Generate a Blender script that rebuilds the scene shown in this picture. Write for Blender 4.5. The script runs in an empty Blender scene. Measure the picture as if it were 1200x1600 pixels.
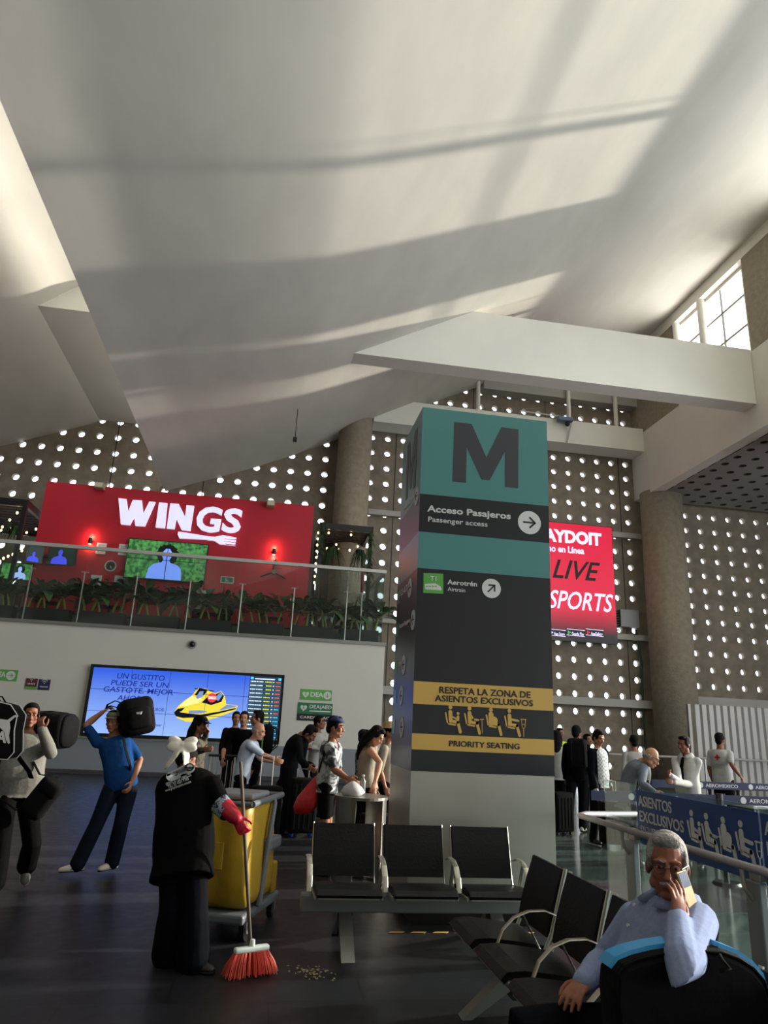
import bpy, bmesh, math, random
from math import radians as R, sin, cos, pi, sqrt, atan2
from mathutils import Vector as V, Matrix as M4, Quaternion

SC = bpy.context.scene
COL = SC.collection
random.seed(7)

# ------------------------------------------------------------------ camera, world, sun, exposure
YAW, PITCH, ROLL, FPX, EYE = R(8.78), R(16.84), R(2.78), 1091.8, 1.66
fw = V((sin(YAW)*cos(PITCH), cos(YAW)*cos(PITCH), sin(PITCH)))
rt0 = V((cos(YAW), -sin(YAW), 0)); up0 = rt0.cross(fw)
rt = rt0*cos(ROLL)+up0*sin(ROLL); up = -rt0*sin(ROLL)+up0*cos(ROLL)
CAMP = V((0, 0, EYE))
cd = bpy.data.cameras.new('camera'); cam = bpy.data.objects.new('camera', cd); COL.objects.link(cam)
cam.matrix_world = M4(((rt.x, up.x, -fw.x, 0), (rt.y, up.y, -fw.y, 0), (rt.z, up.z, -fw.z, EYE), (0, 0, 0, 1)))
cd.sensor_fit = 'VERTICAL'; cd.sensor_height = 24; cd.lens = 24*FPX/1600; cd.clip_end = 300; cd.clip_start = .05
SC.camera = cam

w = bpy.data.worlds.new('sky'); SC.world = w; w.use_nodes = True
bg = w.node_tree.nodes['Background']; bg.inputs[0].default_value = (.93, .97, 1, 1); bg.inputs[1].default_value = 4.5

def lamp(kind, name, energy, color=(1, 1, 1), **k):
    l = bpy.data.lights.new(name, kind); l.energy = energy; l.color = color
    o = bpy.data.objects.new(name, l); COL.objects.link(o)
    for a, v in k.items(): setattr(l, a, v)
    return o
def aim(o, loc, target):
    o.location = loc; o.rotation_euler = (V(target)-V(loc)).to_track_quat('-Z', 'Y').to_euler()
sun = lamp('SUN', 'sun', 8, (1, .93, .8), angle=R(1.2))
sun.rotation_euler = V((-1, -.15, -.28)).to_track_quat('-Z', 'Y').to_euler()

# added area lamp outside the clerestory, brightening the right side of the vault
vault_fill = lamp('AREA', 'added_vault_fill', 5500, (1, .97, .9), shape='RECTANGLE', size=8, size_y=24)
aim(vault_fill, (20.5, 15, 12.3), (20.5, 15.001, 30))

SC.view_settings.view_transform = 'Standard'; SC.view_settings.look = 'None'
SC.view_settings.exposure = 0.0; SC.view_settings.gamma = 1; SC.view_settings.use_curve_mapping = False

# ------------------------------------------------------------------ pixel -> world helpers (camera rays)
def ray(x, y): return rt*((x-600)/FPX) - up*((y-800)/FPX) + fw
def G(x, y, z=0.):
    d = ray(x, y); return CAMP + d*((z-EYE)/d.z)
def PY(x, y, Y):
    d = ray(x, y); return CAMP + d*(Y/d.y)
def PX(x, y, X):
    d = ray(x, y); return CAMP + d*(X/d.x)

# ------------------------------------------------------------------ materials
def lin(h):
    if isinstance(h, str):
        h = h.lstrip('#'); c = [int(h[i:i+2], 16)/255 for i in (0, 2, 4)]
        return tuple(x/12.92 if x <= .04045 else ((x+.055)/1.055)**2.4 for x in c)
    return tuple(h)
MATS = {}
def mat(name, col, rough=.6, metal=0., bump=0., bscale=40., var=0., vscale=3., emit=0., spec=.5, stretch=None, coat=0., alpha=1., trans=0., sheen=0.):
    if name in MATS: return MATS[name]
    m = bpy.data.materials.new(name); m.use_nodes = True; MATS[name] = m
    nt = m.node_tree; b = nt.nodes['Principled BSDF']; c = lin(col)
    b.inputs['Base Color'].default_value = (*c, 1); b.inputs['Roughness'].default_value = rough
    b.inputs['Metallic'].default_value = metal; b.inputs['Specular IOR Level'].default_value = spec
    b.inputs['Coat Weight'].default_value = coat; b.inputs['Transmission Weight'].default_value = trans
    b.inputs['Sheen Weight'].default_value = sheen
    m.diffuse_color = (*c, 1)
    if alpha < 1: b.inputs['Alpha'].default_value = alpha
    if emit:
        b.inputs['Emission Color'].default_value = (*c, 1); b.inputs['Emission Strength'].default_value = emit
    if var or bump:
        tc = nt.nodes.new('ShaderNodeTexCoord'); mp = nt.nodes.new('ShaderNodeMapping')
        nt.links.new(tc.outputs['Object'], mp.inputs[0])
        if stretch: mp.inputs['Scale'].default_value = stretch
        if var:
            n = nt.nodes.new('ShaderNodeTexNoise'); n.inputs['Scale'].default_value = vscale; n.inputs['Detail'].default_value = 6
            nt.links.new(mp.outputs[0], n.inputs['Vector'])
            r = nt.nodes.new('ShaderNodeValToRGB')
            r.color_ramp.elements[0].position = .3; r.color_ramp.elements[1].position = .7
            r.color_ramp.elements[0].color = (*[x*(1-var) for x in c], 1); r.color_ramp.elements[1].color = (*[min(1, x*(1+var)) for x in c], 1)
            nt.links.new(n.outputs[0], r.inputs[0]); nt.links.new(r.outputs[0], b.inputs['Base Color'])
        if bump:
            n2 = nt.nodes.new('ShaderNodeTexNoise'); n2.inputs['Scale'].default_value = bscale; n2.inputs['Detail'].default_value = 5
            nt.links.new(mp.outputs[0], n2.inputs['Vector'])
            bp = nt.nodes.new('ShaderNodeBump'); bp.inputs['Strength'].default_value = bump; bp.inputs['Distance'].default_value = .02
            nt.links.new(n2.outputs[0], bp.inputs['Height']); nt.links.new(bp.outputs[0], b.inputs['Normal'])
    return m
def glass_mat(name, tint, clear=.85, rough=.02, refl=.04):
    m = bpy.data.materials.new(name); m.use_nodes = True; nt = m.node_tree; nt.nodes.clear()
    o = nt.nodes.new('ShaderNodeOutputMaterial'); mx = nt.nodes.new('ShaderNodeMixShader'); t = nt.nodes.new('ShaderNodeBsdfTransparent')
    g = nt.nodes.new('ShaderNodeBsdfGlossy'); g.inputs['Roughness'].default_value = rough; lw = nt.nodes.new('ShaderNodeLayerWeight'); lw.inputs[0].default_value = .5
    pw = nt.nodes.new('ShaderNodeMath'); pw.operation = 'POWER'; pw.inputs[1].default_value = 4; ad = nt.nodes.new('ShaderNodeMath'); ad.operation = 'MULTIPLY_ADD'; ad.inputs[1].default_value = .7; ad.inputs[2].default_value = refl
    nt.links.new(lw.outputs['Facing'], pw.inputs[0]); nt.links.new(pw.outputs[0], ad.inputs[0])
    t.inputs[0].default_value = (*[x*clear for x in tint], 1)
    nt.links.new(ad.outputs[0], mx.inputs[0]); nt.links.new(t.outputs[0], mx.inputs[1]); nt.links.new(g.outputs[0], mx.inputs[2]); nt.links.new(mx.outputs[0], o.inputs[0])
    MATS[name] = m; return m

# ------------------------------------------------------------------ objects
def world_mat(o):
    return o.matrix_basis.copy() if o.parent is None else world_mat(o.parent) @ o.matrix_basis
def tag(o, label=None, cat=None, group=None, kind=None):
    if label: o['label'] = label
    if cat: o['category'] = cat
    if group: o['group'] = group
    if kind: o['kind'] = kind
    return o
def thing(name, label, cat, loc=(0, 0, 0), rz=0., group=None):
    o = bpy.data.objects.new(name, None); COL.objects.link(o); o.empty_display_size = .2
    o.location = loc; o.rotation_euler = (0, 0, rz)
    return tag(o, label, cat, group)
def copy_tree(o, parent=None):
    c = o.copy(); COL.objects.link(c)
    if parent: c.parent = parent
    for ch in [x for x in o.children]: copy_tree(ch, c)
    return c
def frame_from(d, ref=V((0, 0, 1))):
    d = d.normalized()
    if abs(d.dot(ref)) > .97: ref = V((0, 1, 0)) if abs(d.y) < .9 else V((1, 0, 0))
    a = ref.cross(d).normalized(); b = d.cross(a); return a, b
class MB:
    """collects shapes, then links them as one mesh object"""
    def __init__(s): s.v = []; s.f = []; s.m = []; s.cur = 0
    def add(s, vs, fs):
        n = len(s.v); s.v += [V(p) for p in vs]; s.f += [[i+n for i in f] for f in fs]; s.m += [s.cur]*len(fs); return s
    def box(s, a, b, rot=None, c=None):
        x0, y0, z0 = [min(p, q) for p, q in zip(a, b)]; x1, y1, z1 = [max(p, q) for p, q in zip(a, b)]
        vs = [V(p) for p in ((x0, y0, z0), (x1, y0, z0), (x1, y1, z0), (x0, y1, z0), (x0, y0, z1), (x1, y0, z1), (x1, y1, z1), (x0, y1, z1))]
        if rot:
            c = V(c) if c else sum(vs, V())/8
            vs = [c+rot @ (p-c) for p in vs]
        return s.add(vs, [(0, 3, 2, 1), (4, 5, 6, 7), (0, 1, 5, 4), (1, 2, 6, 5), (2, 3, 7, 6), (3, 0, 4, 7)])
    def rbox(s, a, b, r=.02, n=3, xf=None):
        """box with rounded edges (superellipsoid-like cube sphere)"""
        a, b = V([min(p, q) for p, q in zip(a, b)]), V([max(p, q) for p, q in zip(a, b)]); c = (a+b)/2; h = (b-a)/2
        r = min(r, h.x, h.y, h.z); bm = bmesh.new(); bmesh.ops.create_cube(bm, size=2)
        for v in bm.verts: v.co = V((v.co.x*h.x, v.co.y*h.y, v.co.z*h.z))
        bmesh.ops.bevel(bm, geom=bm.edges[:]+bm.verts[:], offset=r, segments=n, profile=.5, affect='EDGES')
        bm.verts.index_update()
        vs = [(xf @ (v.co+c)) if xf else v.co+c for v in bm.verts]; fs = [[v.index for v in f.verts] for f in bm.faces]; bm.free()
        return s.add(vs, fs)
    def loft(s, rings, cap=True, closed=False):
        n = len(rings[0]); vs = [p for r in rings for p in r]; fs = []
        k = len(rings)
        for i in range(k if closed else k-1):
            i2 = (i+1) % k
            for j in range(n):
                j2 = (j+1) % n
                fs.append((i*n+j, i*n+j2, i2*n+j2, i2*n+j))
        if cap and not closed:
            fs.append(list(range(n))[::-1]); fs.append([(k-1)*n+j for j in range(n)])
        return s.add(vs, fs)
    def tube(s, pts, r, n=10, ry=None, ref=V((0, 0, 1)), cap=True, round_=False):
        """tube through points; r / ry scalar or list (ry = radius along the ref side)"""
        pts = [V(p) for p in pts]; k = len(pts)
        r = [r]*k if not hasattr(r, '__len__') else list(r)
        ry = r if ry is None else ([ry]*k if not hasattr(ry, '__len__') else list(ry))
        tans = []
        for i in range(k):
            t = pts[min(i+1, k-1)]-pts[max(i-1, 0)]
            if i > 0 and i < k-1:
                t = (pts[i]-pts[i-1]).normalized()+(pts[i+1]-pts[i]).normalized()
            tans.append(t.normalized())
        a, b = frame_from(tans[0], V(ref)); rings = []
        frs = []
        for i in range(k):
            if i: q = tans[i-1].rotation_difference(tans[i]); a = q @ a; b = q @ b
            frs.append((a.copy(), b.copy()))
        def ring(c, a, b, ra, rb): return [c+a*(ra*cos(2*pi*j/n))+b*(rb*sin(2*pi*j/n)) for j in range(n)]
        if round_:
            for q in (75, 45, 20): rings.append(ring(pts[0]-tans[0]*(r[0]*sin(R(q))), *frs[0], r[0]*cos(R(q)), ry[0]*cos(R(q))))
        for i in range(k): rings.append(ring(pts[i], *frs[i], r[i], ry[i]))
        if round_:
            for q in (20, 45, 75): rings.append(ring(pts[-1]+tans[-1]*(r[-1]*sin(R(q))), *frs[-1], r[-1]*cos(R(q)), ry[-1]*cos(R(q))))
        return s.loft(rings, cap)
    def cyl(s, p0, p1, r, n=16, r1=None): return s.tube([p0, p1], [r, r if r1 is None else r1], n)
    def ell(s, c, rad, q=None, nu=14, nv=9):
        c = V(c); rings = []
        for i in range(1, nv):
            t = pi*i/nv; ring = []
            for j in range(nu):
                p = V((rad[0]*sin(t)*cos(2*pi*j/nu), rad[1]*sin(t)*sin(2*pi*j/nu), rad[2]*-cos(t)))
                ring.append(c+(q @ p if q else p))
            rings.append(ring)
        n0 = len(s.v); s.loft(rings, cap=False)
        p0 = V((0, 0, -rad[2])); p1 = V((0, 0, rad[2])); s.v += [c+(q @ p0 if q else p0), c+(q @ p1 if q else p1)]; k = len(rings)
        for j in range(nu):
            j2 = (j+1) % nu
            s.f.append([n0+k*nu, n0+j2, n0+j]); s.f.append([n0+k*nu+1, n0+(k-1)*nu+j, n0+(k-1)*nu+j2]); s.m += [s.cur]*2
        return s
    def prism(s, poly, org, ax, ay, depth):
        """extrude 2-D polygon (plane org, ax, ay) by vector depth"""
        org, ax, ay, depth = V(org), V(ax), V(ay), V(depth); n = len(poly)
        a = [org+ax*x+ay*y for x, y in poly]; b = [p+depth for p in a]
        return s.add(a+b, [list(range(n))[::-1], list(range(n, 2*n))]+[(i, (i+1) % n, (i+1) % n+n, i+n) for i in range(n)])
    def disc(s, c, ax, ay, r, n=24, depth=None, ry=None):
        ry = ry or r; poly = [(r*cos(2*pi*i/n), ry*sin(2*pi*i/n)) for i in range(n)]
        return s.prism(poly, c, ax, ay, depth if depth else V(ax).cross(V(ay))*.002)
    def annulus(s, c, ax, ay, r0, r1, depth, n=28):
        c, ax, ay, depth = V(c), V(ax), V(ay), V(depth); rings = []
        for i in range(n):
            d = ax*cos(2*pi*i/n)+ay*sin(2*pi*i/n)
            rings.append([c+d*r0, c+d*r1, c+d*r1+depth, c+d*r0+depth])
        return s.loft(rings, cap=False, closed=True)
    def build(s, name, m, parent=None, world=True, smooth=False, voxel=0., sm_iter=0, bevel=0., sub=0, keep_origin=False):
        me = bpy.data.meshes.new(name); vs = s.v; off = V()
        if parent is not None and world:
            inv = world_mat(parent).inverted(); vs = [inv @ p for p in vs]
        elif parent is None and not keep_origin:
            lo = V([min(p[i] for p in vs) for i in range(3)]); hi = V([max(p[i] for p in vs) for i in range(3)])
            off = V(((lo.x+hi.x)/2, (lo.y+hi.y)/2, lo.z)); vs = [p-off for p in vs]
        me.from_pydata([tuple(p) for p in vs], [], s.f)
        bm = bmesh.new(); bm.from_mesh(me)
        bmesh.ops.recalc_face_normals(bm, faces=bm.faces[:])
        bm.to_mesh(me); bm.free()
        ms = m if isinstance(m, (list, tuple)) else [m]
        for x in ms: me.materials.append(x)
        if len(ms) > 1: me.polygons.foreach_set('material_index', s.m)
        o = bpy.data.objects.new(name, me); COL.objects.link(o); o.location = off
        if parent is not None: o.parent = parent
        mods = False
        if voxel:
            md = o.modifiers.new('r', 'REMESH'); md.mode = 'VOXEL'; md.voxel_size = voxel; md.use_smooth_shade = True; mods = True
            if sm_iter:
                md = o.modifiers.new('s', 'SMOOTH'); md.factor = .5; md.iterations = sm_iter
        if bevel:
            md = o.modifiers.new('b', 'BEVEL'); md.width = bevel; md.segments = 2; md.limit_method = 'ANGLE'; mods = True
        if sub:
            md = o.modifiers.new('d', 'SUBSURF'); md.levels = sub; md.render_levels = sub; mods = True
        if mods:
            dg = bpy.context.evaluated_depsgraph_get(); dg.update()
            nm = bpy.data.meshes.new_from_object(o.evaluated_get(dg)); o.modifiers.clear(); o.data = nm; bpy.data.meshes.remove(me); me = nm; me.name = name
        if smooth or voxel: me.polygons.foreach_set('use_smooth', [True]*len(me.polygons))
        return o
def struct(name, mb, m, parent=None, **k):
    o = mb.build(name, m, parent, **k)
    if parent is None: o['kind'] = 'structure'
    return o
def text(body, size, org, ax, ay, m, parent, bold=0., align='LEFT', depth=.004, sx=1., shear=0., name='lettering', spacing=1., line=1.):
    """real lettering, its baseline start at org, reading along ax with up ay"""
    c = bpy.data.curves.new(name, 'FONT'); c.body = body; c.size = size; c.align_x = align; c.offset = bold*size; c.extrude = depth/2
    c.shear = shear; c.space_character = spacing; c.space_line = line; c.resolution_u = 3
    t = bpy.data.objects.new(name, c); COL.objects.link(t)
    dg = bpy.context.evaluated_depsgraph_get(); dg.update()
    me = bpy.data.meshes.new_from_object(t.evaluated_get(dg)); bpy.data.objects.remove(t); bpy.data.curves.remove(c)
    ax, ay, org = V(ax).normalized(), V(ay).normalized(), V(org); az = ax.cross(ay); inv = world_mat(parent).inverted() if parent else M4()
    for v in me.vertices: v.co = inv @ (org+ax*(v.co.x*sx)+ay*v.co.y+az*v.co.z)
    me.materials.clear(); me.materials.append(m); me.name = name
    o = bpy.data.objects.new(name, me); COL.objects.link(o)
    if parent: o.parent = parent
    return o
EX, EY, EZ = V((1, 0, 0)), V((0, 1, 0)), V((0, 0, 1))

def text_fit(body, P0, P1, cap, m, parent, bold=0., shear=0., depth=.004, name='lettering', ay=None, sx=None):
    """lettering from baseline start P0 to baseline end P1, capital height cap"""
    P0, P1 = V(P0), V(P1); ax = (P1-P0).normalized(); ay = V(ay) if ay else EZ; ay = (ay-ax*ay.dot(ax)).normalized()
    c = bpy.data.curves.new('t', 'FONT'); c.body = body; c.size = cap/.727; c.shear = shear
    t = bpy.data.objects.new('t', c); COL.objects.link(t); bpy.context.view_layer.update(); wd = t.dimensions.x
    bpy.data.objects.remove(t); bpy.data.curves.remove(c)
    return text(body, cap/.727, P0, ax, ay, m, parent, bold, 'LEFT', depth, (P1-P0).length/wd, shear, name)
def stroke(mb, pts, wd, org, ax, ay, depth, n=10):
    """thick polyline with round joints in the plane org, ax, ay"""
    org, ax, ay, depth = V(org), V(ax), V(ay), V(depth)*(1+.04*(len(mb.f) % 97)/10)
    for (x0, y0), (x1, y1) in zip(pts, pts[1:]):
        l = math.hypot(x1-x0, y1-y0) or 1e-6; nx, ny = -(y1-y0)/l*wd/2, (x1-x0)/l*wd/2; t0 = atan2(ny, nx); poly = []
        for k in range(n//2+1): a = t0+pi*k/(n//2); poly.append((x0+wd/2*cos(a), y0+wd/2*sin(a)))
        for k in range(n//2+1): a = t0+pi+pi*k/(n//2); poly.append((x1+wd/2*cos(a), y1+wd/2*sin(a)))
        mb.prism(poly, org, ax, ay, depth)
def emat(name, col, s=1.): return mat(name, col, rough=.5, emit=s, spec=.2)

# ------------------------------------------------------------------ setting: floors, vaults, walls
def tile_floor(name, c1, c2, mortar, sx, sy, rough, spec, off=.5, var=.25, rvar=.1):
    m = bpy.data.materials.new(name); m.use_nodes = True; nt = m.node_tree; b = nt.nodes['Principled BSDF']
    tc = nt.nodes.new('ShaderNodeTexCoord'); br = nt.nodes.new('ShaderNodeTexBrick')
    br.offset = off; br.inputs['Scale'].default_value = 1; br.inputs['Brick Width'].default_value = sx; br.inputs['Row Height'].default_value = sy
    br.inputs['Mortar Size'].default_value = .006; br.inputs['Color1'].default_value = (*lin(c1), 1); br.inputs['Color2'].default_value = (*lin(c2), 1); br.inputs['Mortar'].default_value = (*lin(mortar), 1)
    nt.links.new(tc.outputs['Object'], br.inputs['Vector'])
    n = nt.nodes.new('ShaderNodeTexNoise'); n.inputs['Scale'].default_value = 9; n.inputs['Detail'].default_value = 8; nt.links.new(tc.outputs['Object'], n.inputs['Vector'])
    mx = nt.nodes.new('ShaderNodeMix'); mx.data_type = 'RGBA'; mx.blend_type = 'MULTIPLY'; mx.inputs[0].default_value = var
    nt.links.new(br.outputs['Color'], mx.inputs[6]); nt.links.new(n.outputs[0], mx.inputs[7]); nt.links.new(mx.outputs[2], b.inputs['Base Color'])
    mr = nt.nodes.new('ShaderNodeMapRange'); mr.inputs[3].default_value = rough-rvar; mr.inputs[4].default_value = rough+rvar
    nt.links.new(n.outputs[0], mr.inputs[0]); nt.links.new(mr.outputs[0], b.inputs['Roughness'])
    b.inputs['Specular IOR Level'].default_value = spec
    return m
M_slate = tile_floor('slate_tile', '#1f1f23', '#26262b', '#141416', 1.2, .4, .4, .25)
M_granite = tile_floor('polished_granite', '#4c5b58', '#55625e', '#2a3230', 1.2, 1.2, .15, .6, 0, .3, .05)
M_plum = tile_floor('plum_granite', '#4a4448', '#504a4e', '#2a2628', 1.2, 1.2, .15, .6, 0, .3, .05)
M_vault = mat('painted_vault_concrete', '#cdc8be', .85, bump=.15, bscale=3, var=.05, vscale=1.3, stretch=(1, .45, 1))
M_white = mat('white_wall_paint', '#c8c5bb', .7, var=.03, vscale=.6)
M_beam = mat('white_beam_paint', '#e2dfd4', .7, var=.03, vscale=.8)
M_soffit = mat('soffit_paint', '#938d88', .8)
M_conc = mat('ribbed_concrete', '#83796a', .95, bump=.6, bscale=9, var=.2, vscale=2.2)
M_conc2 = mat('hammered_concrete', '#988d7b', .95, bump=1., bscale=14, var=.14, vscale=5)
M_band = mat('grey_wall_band', '#7d8289', .6)
M_dark = mat('dark_trim', '#26262a', .5)
M_lens = None

fl = MB().box((-16, -8, -.2), (3.2, 30, 0)); struct('floor', fl, M_slate)
fl = MB().box((3.2, -8, -.2), (30, 30, 0)); struct('floor', fl, M_granite)
# plum stone strips laid in the polished floor
fl = MB()
for y0 in (7.2, 15.2): fl.box((3.4, y0, -.01), (16, y0+1.3, .003))
struct('floor', fl, M_plum)

PROF = [(-4.5, 9.95), (-2.81, 10.62), (-1.13, 11.3), (.84, 12.25), (2.12, 12.92), (4.28, 14.1), (6.72, 15.42), (7.87, 16.0), (10.5, 17.1), (13, 18.0), (15.6, 18.6)]
def lerp_prof(P, x):
    if x < P[0][0]: return P[0][1]+(P[1][1]-P[0][1])*(x-P[0][0])/(P[1][0]-P[0][0])
    for (x0, z0), (x1, z1) in zip(P, P[1:]):
        if x <= x1: return z0+(z1-z0)*(x-x0)/(x1-x0)
    return P[-1][1]+(x-P[-1][0])*.2
def prof_s(P, x, w=.9):
    return sum(lerp_prof(P, x+w*d) for d in (-1, -.5, 0, .5, 1))/5
def vault_z(x, y):
    sag = .38*max(0, min(1, (27-y)/8))*max(0, min(1, (x+3.5)/4.))*max(0, min(1, (12-x)/5.))
    return prof_s(PROF, x)-sag
def shell(name, P, zf, y0, y1, nx, ny, th, m):
    mb = MB(); x0, x1 = P[0][0], P[-1][0]; n = nx+1
    low = [V((x0+(x1-x0)*i/nx, y0+(y1-y0)*j/ny, 0)) for j in range(ny+1) for i in range(n)]
    for p in low: p.z = zf(p.x, p.y)
    hi = [p+V((0, 0, th)) for p in low]; N = len(low); fs = []
    for j in range(ny):
        for i in range(nx):
            a = j*n+i; fs.append((a, a+1, a+n+1, a+n)); fs.append((a+N, a+N+n, a+N+n+1, a+N+1))
    mb.add(low+hi, fs); S = lambda ids: [low[q] for q in ids]+[hi[q] for q in ids]
    for ids in ([j*n for j in range(ny+1)], [j*n+nx for j in range(ny+1)], list(range(n)), [ny*n+i for i in range(n)]):
        m_ = len(ids); mb.add(S(ids), [(i, i+1, i+1+m_, i+m_) for i in range(m_-1)])
    return struct(name, mb, m, smooth=False)
def smooth_shell(o):
    for p in o.data.polygons: p.use_smooth = abs(p.normal.z) > .3
smooth_shell(shell('ceiling', PROF, vault_z, -12, 27.05, 60, 50, .3, M_vault))
PL = [(-26, 5.2), (-16, 9.1), (-10.8, 11.1), (-7.35, 12.55), (-6.5, 13.35), (-5, 14.0), (-3, 14.4)]
smooth_shell(shell('ceiling', PL, lambda x, y: prof_s(PL, x, .3), -12, 27.05, 60, 10, .3, M_vault))

# lattice wall of round lens holes at the far end
YL = 27.0
def lattice(name, x0, x1, z0, z1, px, pz, sx, sz, r=.135, depth=.2, y=YL, m=None, n=12):
    """cells with round holes centred on the grid px+i*sx, pz+k*sz; one mesh, glass discs in another"""
    mb = MB(); gl = MB()
    i0 = math.ceil((x0-px)/sx+.5-1e-6); i1 = math.floor((x1-px)/sx-.5+1e-6); k0 = math.ceil((z0-pz)/sz+.5); k1 = math.floor((z1-pz)/sz-.5)
    X0, X1, Z0, Z1 = px+(i0-.5)*sx, px+(i1+.5)*sx, pz+(k0-.5)*sz, pz+(k1+.5)*sz
    for i in range(i0, i1+1):
        for k in range(k0, k1+1):
            cx, cz = px+i*sx, pz+k*sz; ring = []; out = []; back = []
            for j in range(n):
                a = 2*pi*j/n+pi/4; c, s = cos(a), sin(a); q = max(abs(c), abs(s))
                ring.append(V((cx+r*c, y, cz+r*s))); back.append(V((cx+r*c, y+depth, cz+r*s))); out.append(V((cx+sx/2*c/q, y, cz+sz/2*s/q)))
            out2 = [p+V((0, depth, 0)) for p in out]
            mb.add(ring+out+back+out2, [f for j in range(n) for f in ((j, (j+1) % n, n+(j+1) % n, n+j), (j, 2*n+j, 2*n+(j+1) % n, (j+1) % n), (2*n+j, 3*n+j, 3*n+(j+1) % n, 2*n+(j+1) % n))])
            gl.disc((cx, y+depth*.8, cz), EX, EZ, r*1.02, 12)
    for a, b in (((x0, z0), (X0, z1)), ((X1, z0), (x1, z1)), ((X0, z0), (X1, Z0)), ((X0, Z1), (X1, z1))):
        if b[0]-a[0] > .01 and b[1]-a[1] > .01: mb.box((a[0], y, a[1]), (b[0], y+depth, b[1]))
    o = struct(name, mb, m or M_conc)
    o2 = gl.build('glass_lens', M_lens, o); o2['kind'] = 'structure'
    return o
M_lens = glass_mat('frosted_lens_glass', (.97, .98, 1), .95, .3)
lattice('wall_left', -16, 3.0, 3.9, 14.5, -.42, 11.3, .685, .665)
lattice('wall_back', 3.0, 15.5, 0, 18.8, 3.53, 11.16, .669, .667)
lattice('wall_right', 15.6, 25, 0, 11.8, 17.62, 11.06, .69, .665)
# thin vertical joints on the concrete
jt = MB()
for x in (-6.6, -3.1, 4.55, 7.9, 11.2, 14.55):
    jt.box((x-.018, YL-.012, 4 if x < 3 else 0), (x+.018, YL+.01, 13 if x < 3 else 16))
struct('trim_1', jt, M_dark)

def column(name, c, r, z0, z1):
    mb = MB().cyl((c[0], c[1], z0), (c[0], c[1], z1), r, 40)
    o = struct(name, mb, M_conc2)
    for p in o.data.polygons: p.use_smooth = abs(p.normal.z) < .5
c1 = (PY(525, 750, 26.2).x+PY(577, 750, 26.2).x)/2
column('trim_2', (c1, 26.2), .68, 0, 14.0)
c2a, c2b = PY(1004, 800, 26.1), PY(1063, 800, 26.1)
column('trim_3', ((c2a.x+c2b.x)/2, 26.1), (c2b.x-c2a.x)/2*.97, 0, 11.6)
column('trim_4', (16.75, 18.35), .95, 0, 18.5)

# ledges across the lattice
Lm = MB()
def ledge(mb, x0, x1, z0, z1, y0=26.75): mb.box((x0, y0, z0), (x1, 26.98, z1))
for x0, x1 in ((3.5, 15.7),):
    ledge(Lm, x0, x1, 9.72, 9.94); ledge(Lm, x0, x1, 5.4, 5.62); ledge(Lm, x0, x1, 2.72, 3.02, 26.6)
    ledge(Lm, 8.2, 15.9, 15.75, 16.15, 26.4)
ledge(Lm, 16.6, 23, 2.9, 3.3, 26.6)
struct('trim_5', Lm, mat('grey_ledge', '#a9a69e', .6))
Lm = MB().box((3.4, 25.9, 13.4), (15.22, 26.9, 14.45)); struct('trim_6', Lm, M_beam)
# small hanging pipes between the ledge and the beam
Lm = MB()
for x in (7.9, 12.0, 14.2): Lm.cyl((x, 26.3, 14.4), (x, 26.3, 16.9), .09, 12)
struct('trim_7', Lm, M_beam)

# side wall band on the right, tie beam, side-aisle soffit, clerestory
fa = MB().box((15.22, 4, 11.47), (15.7, 26.98, 14.3)); struct('wall_fascia', fa, M_beam)
fa = MB().box((0.5, 18.84, 12.36), (15.21, 19.5, 14.38)); struct('trim_8', fa, M_beam)
fa = MB().box((-7.4, 18.84, 12.6), (-3.2, 26.95, 14.0)); struct('trim_9', fa, M_beam)
def soffit():
    mb = MB(); n = 12; r = .14; s = .72; z = 11.47; p0 = PX(1, 1, 1)*0+G(1173, 703, 11.47)
    ix0 = math.floor((15.75-p0.x)/s); dk = MB()
    for i in range(ix0+1, ix0+13):
        for k in range(-10, 13):
            cx, cy = p0.x+i*s, p0.y+k*s
            if cx-s/2 < 15.7 or cy+s/2 > 26.98: continue
            ring = []; out = []
            for j in range(n):
                a = 2*pi*j/n+pi/4; c, sn = cos(a), sin(a); q = max(abs(c), abs(sn))
                ring.append(V((cx+r*c, cy+r*sn, z))); out.append(V((cx+s/2*c/q, cy+s/2*sn/q, z)))
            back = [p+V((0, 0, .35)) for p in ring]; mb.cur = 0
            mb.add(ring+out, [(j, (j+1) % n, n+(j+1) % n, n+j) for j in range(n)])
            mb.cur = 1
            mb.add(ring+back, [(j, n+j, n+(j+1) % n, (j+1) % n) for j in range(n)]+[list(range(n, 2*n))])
    struct('ceiling', MB().box((15.72, -9, 11.86), (27, 26.98, 12.1)), mat('white_roof_reflector', '#e6e4de', .7))  # unseen slab over the aisle, made white to bounce light up onto the vault
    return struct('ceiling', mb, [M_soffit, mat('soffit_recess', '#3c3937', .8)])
soffit()
cw = MB().box((15.3, 23.35, 14.3), (15.7, 26.98, 19)); struct('wall_clerestory', cw, M_conc2)
cw = MB().box((15.28, 4, 18.05), (15.6, 26.9, 18.6)); struct('trim_10', cw, M_beam)
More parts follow.
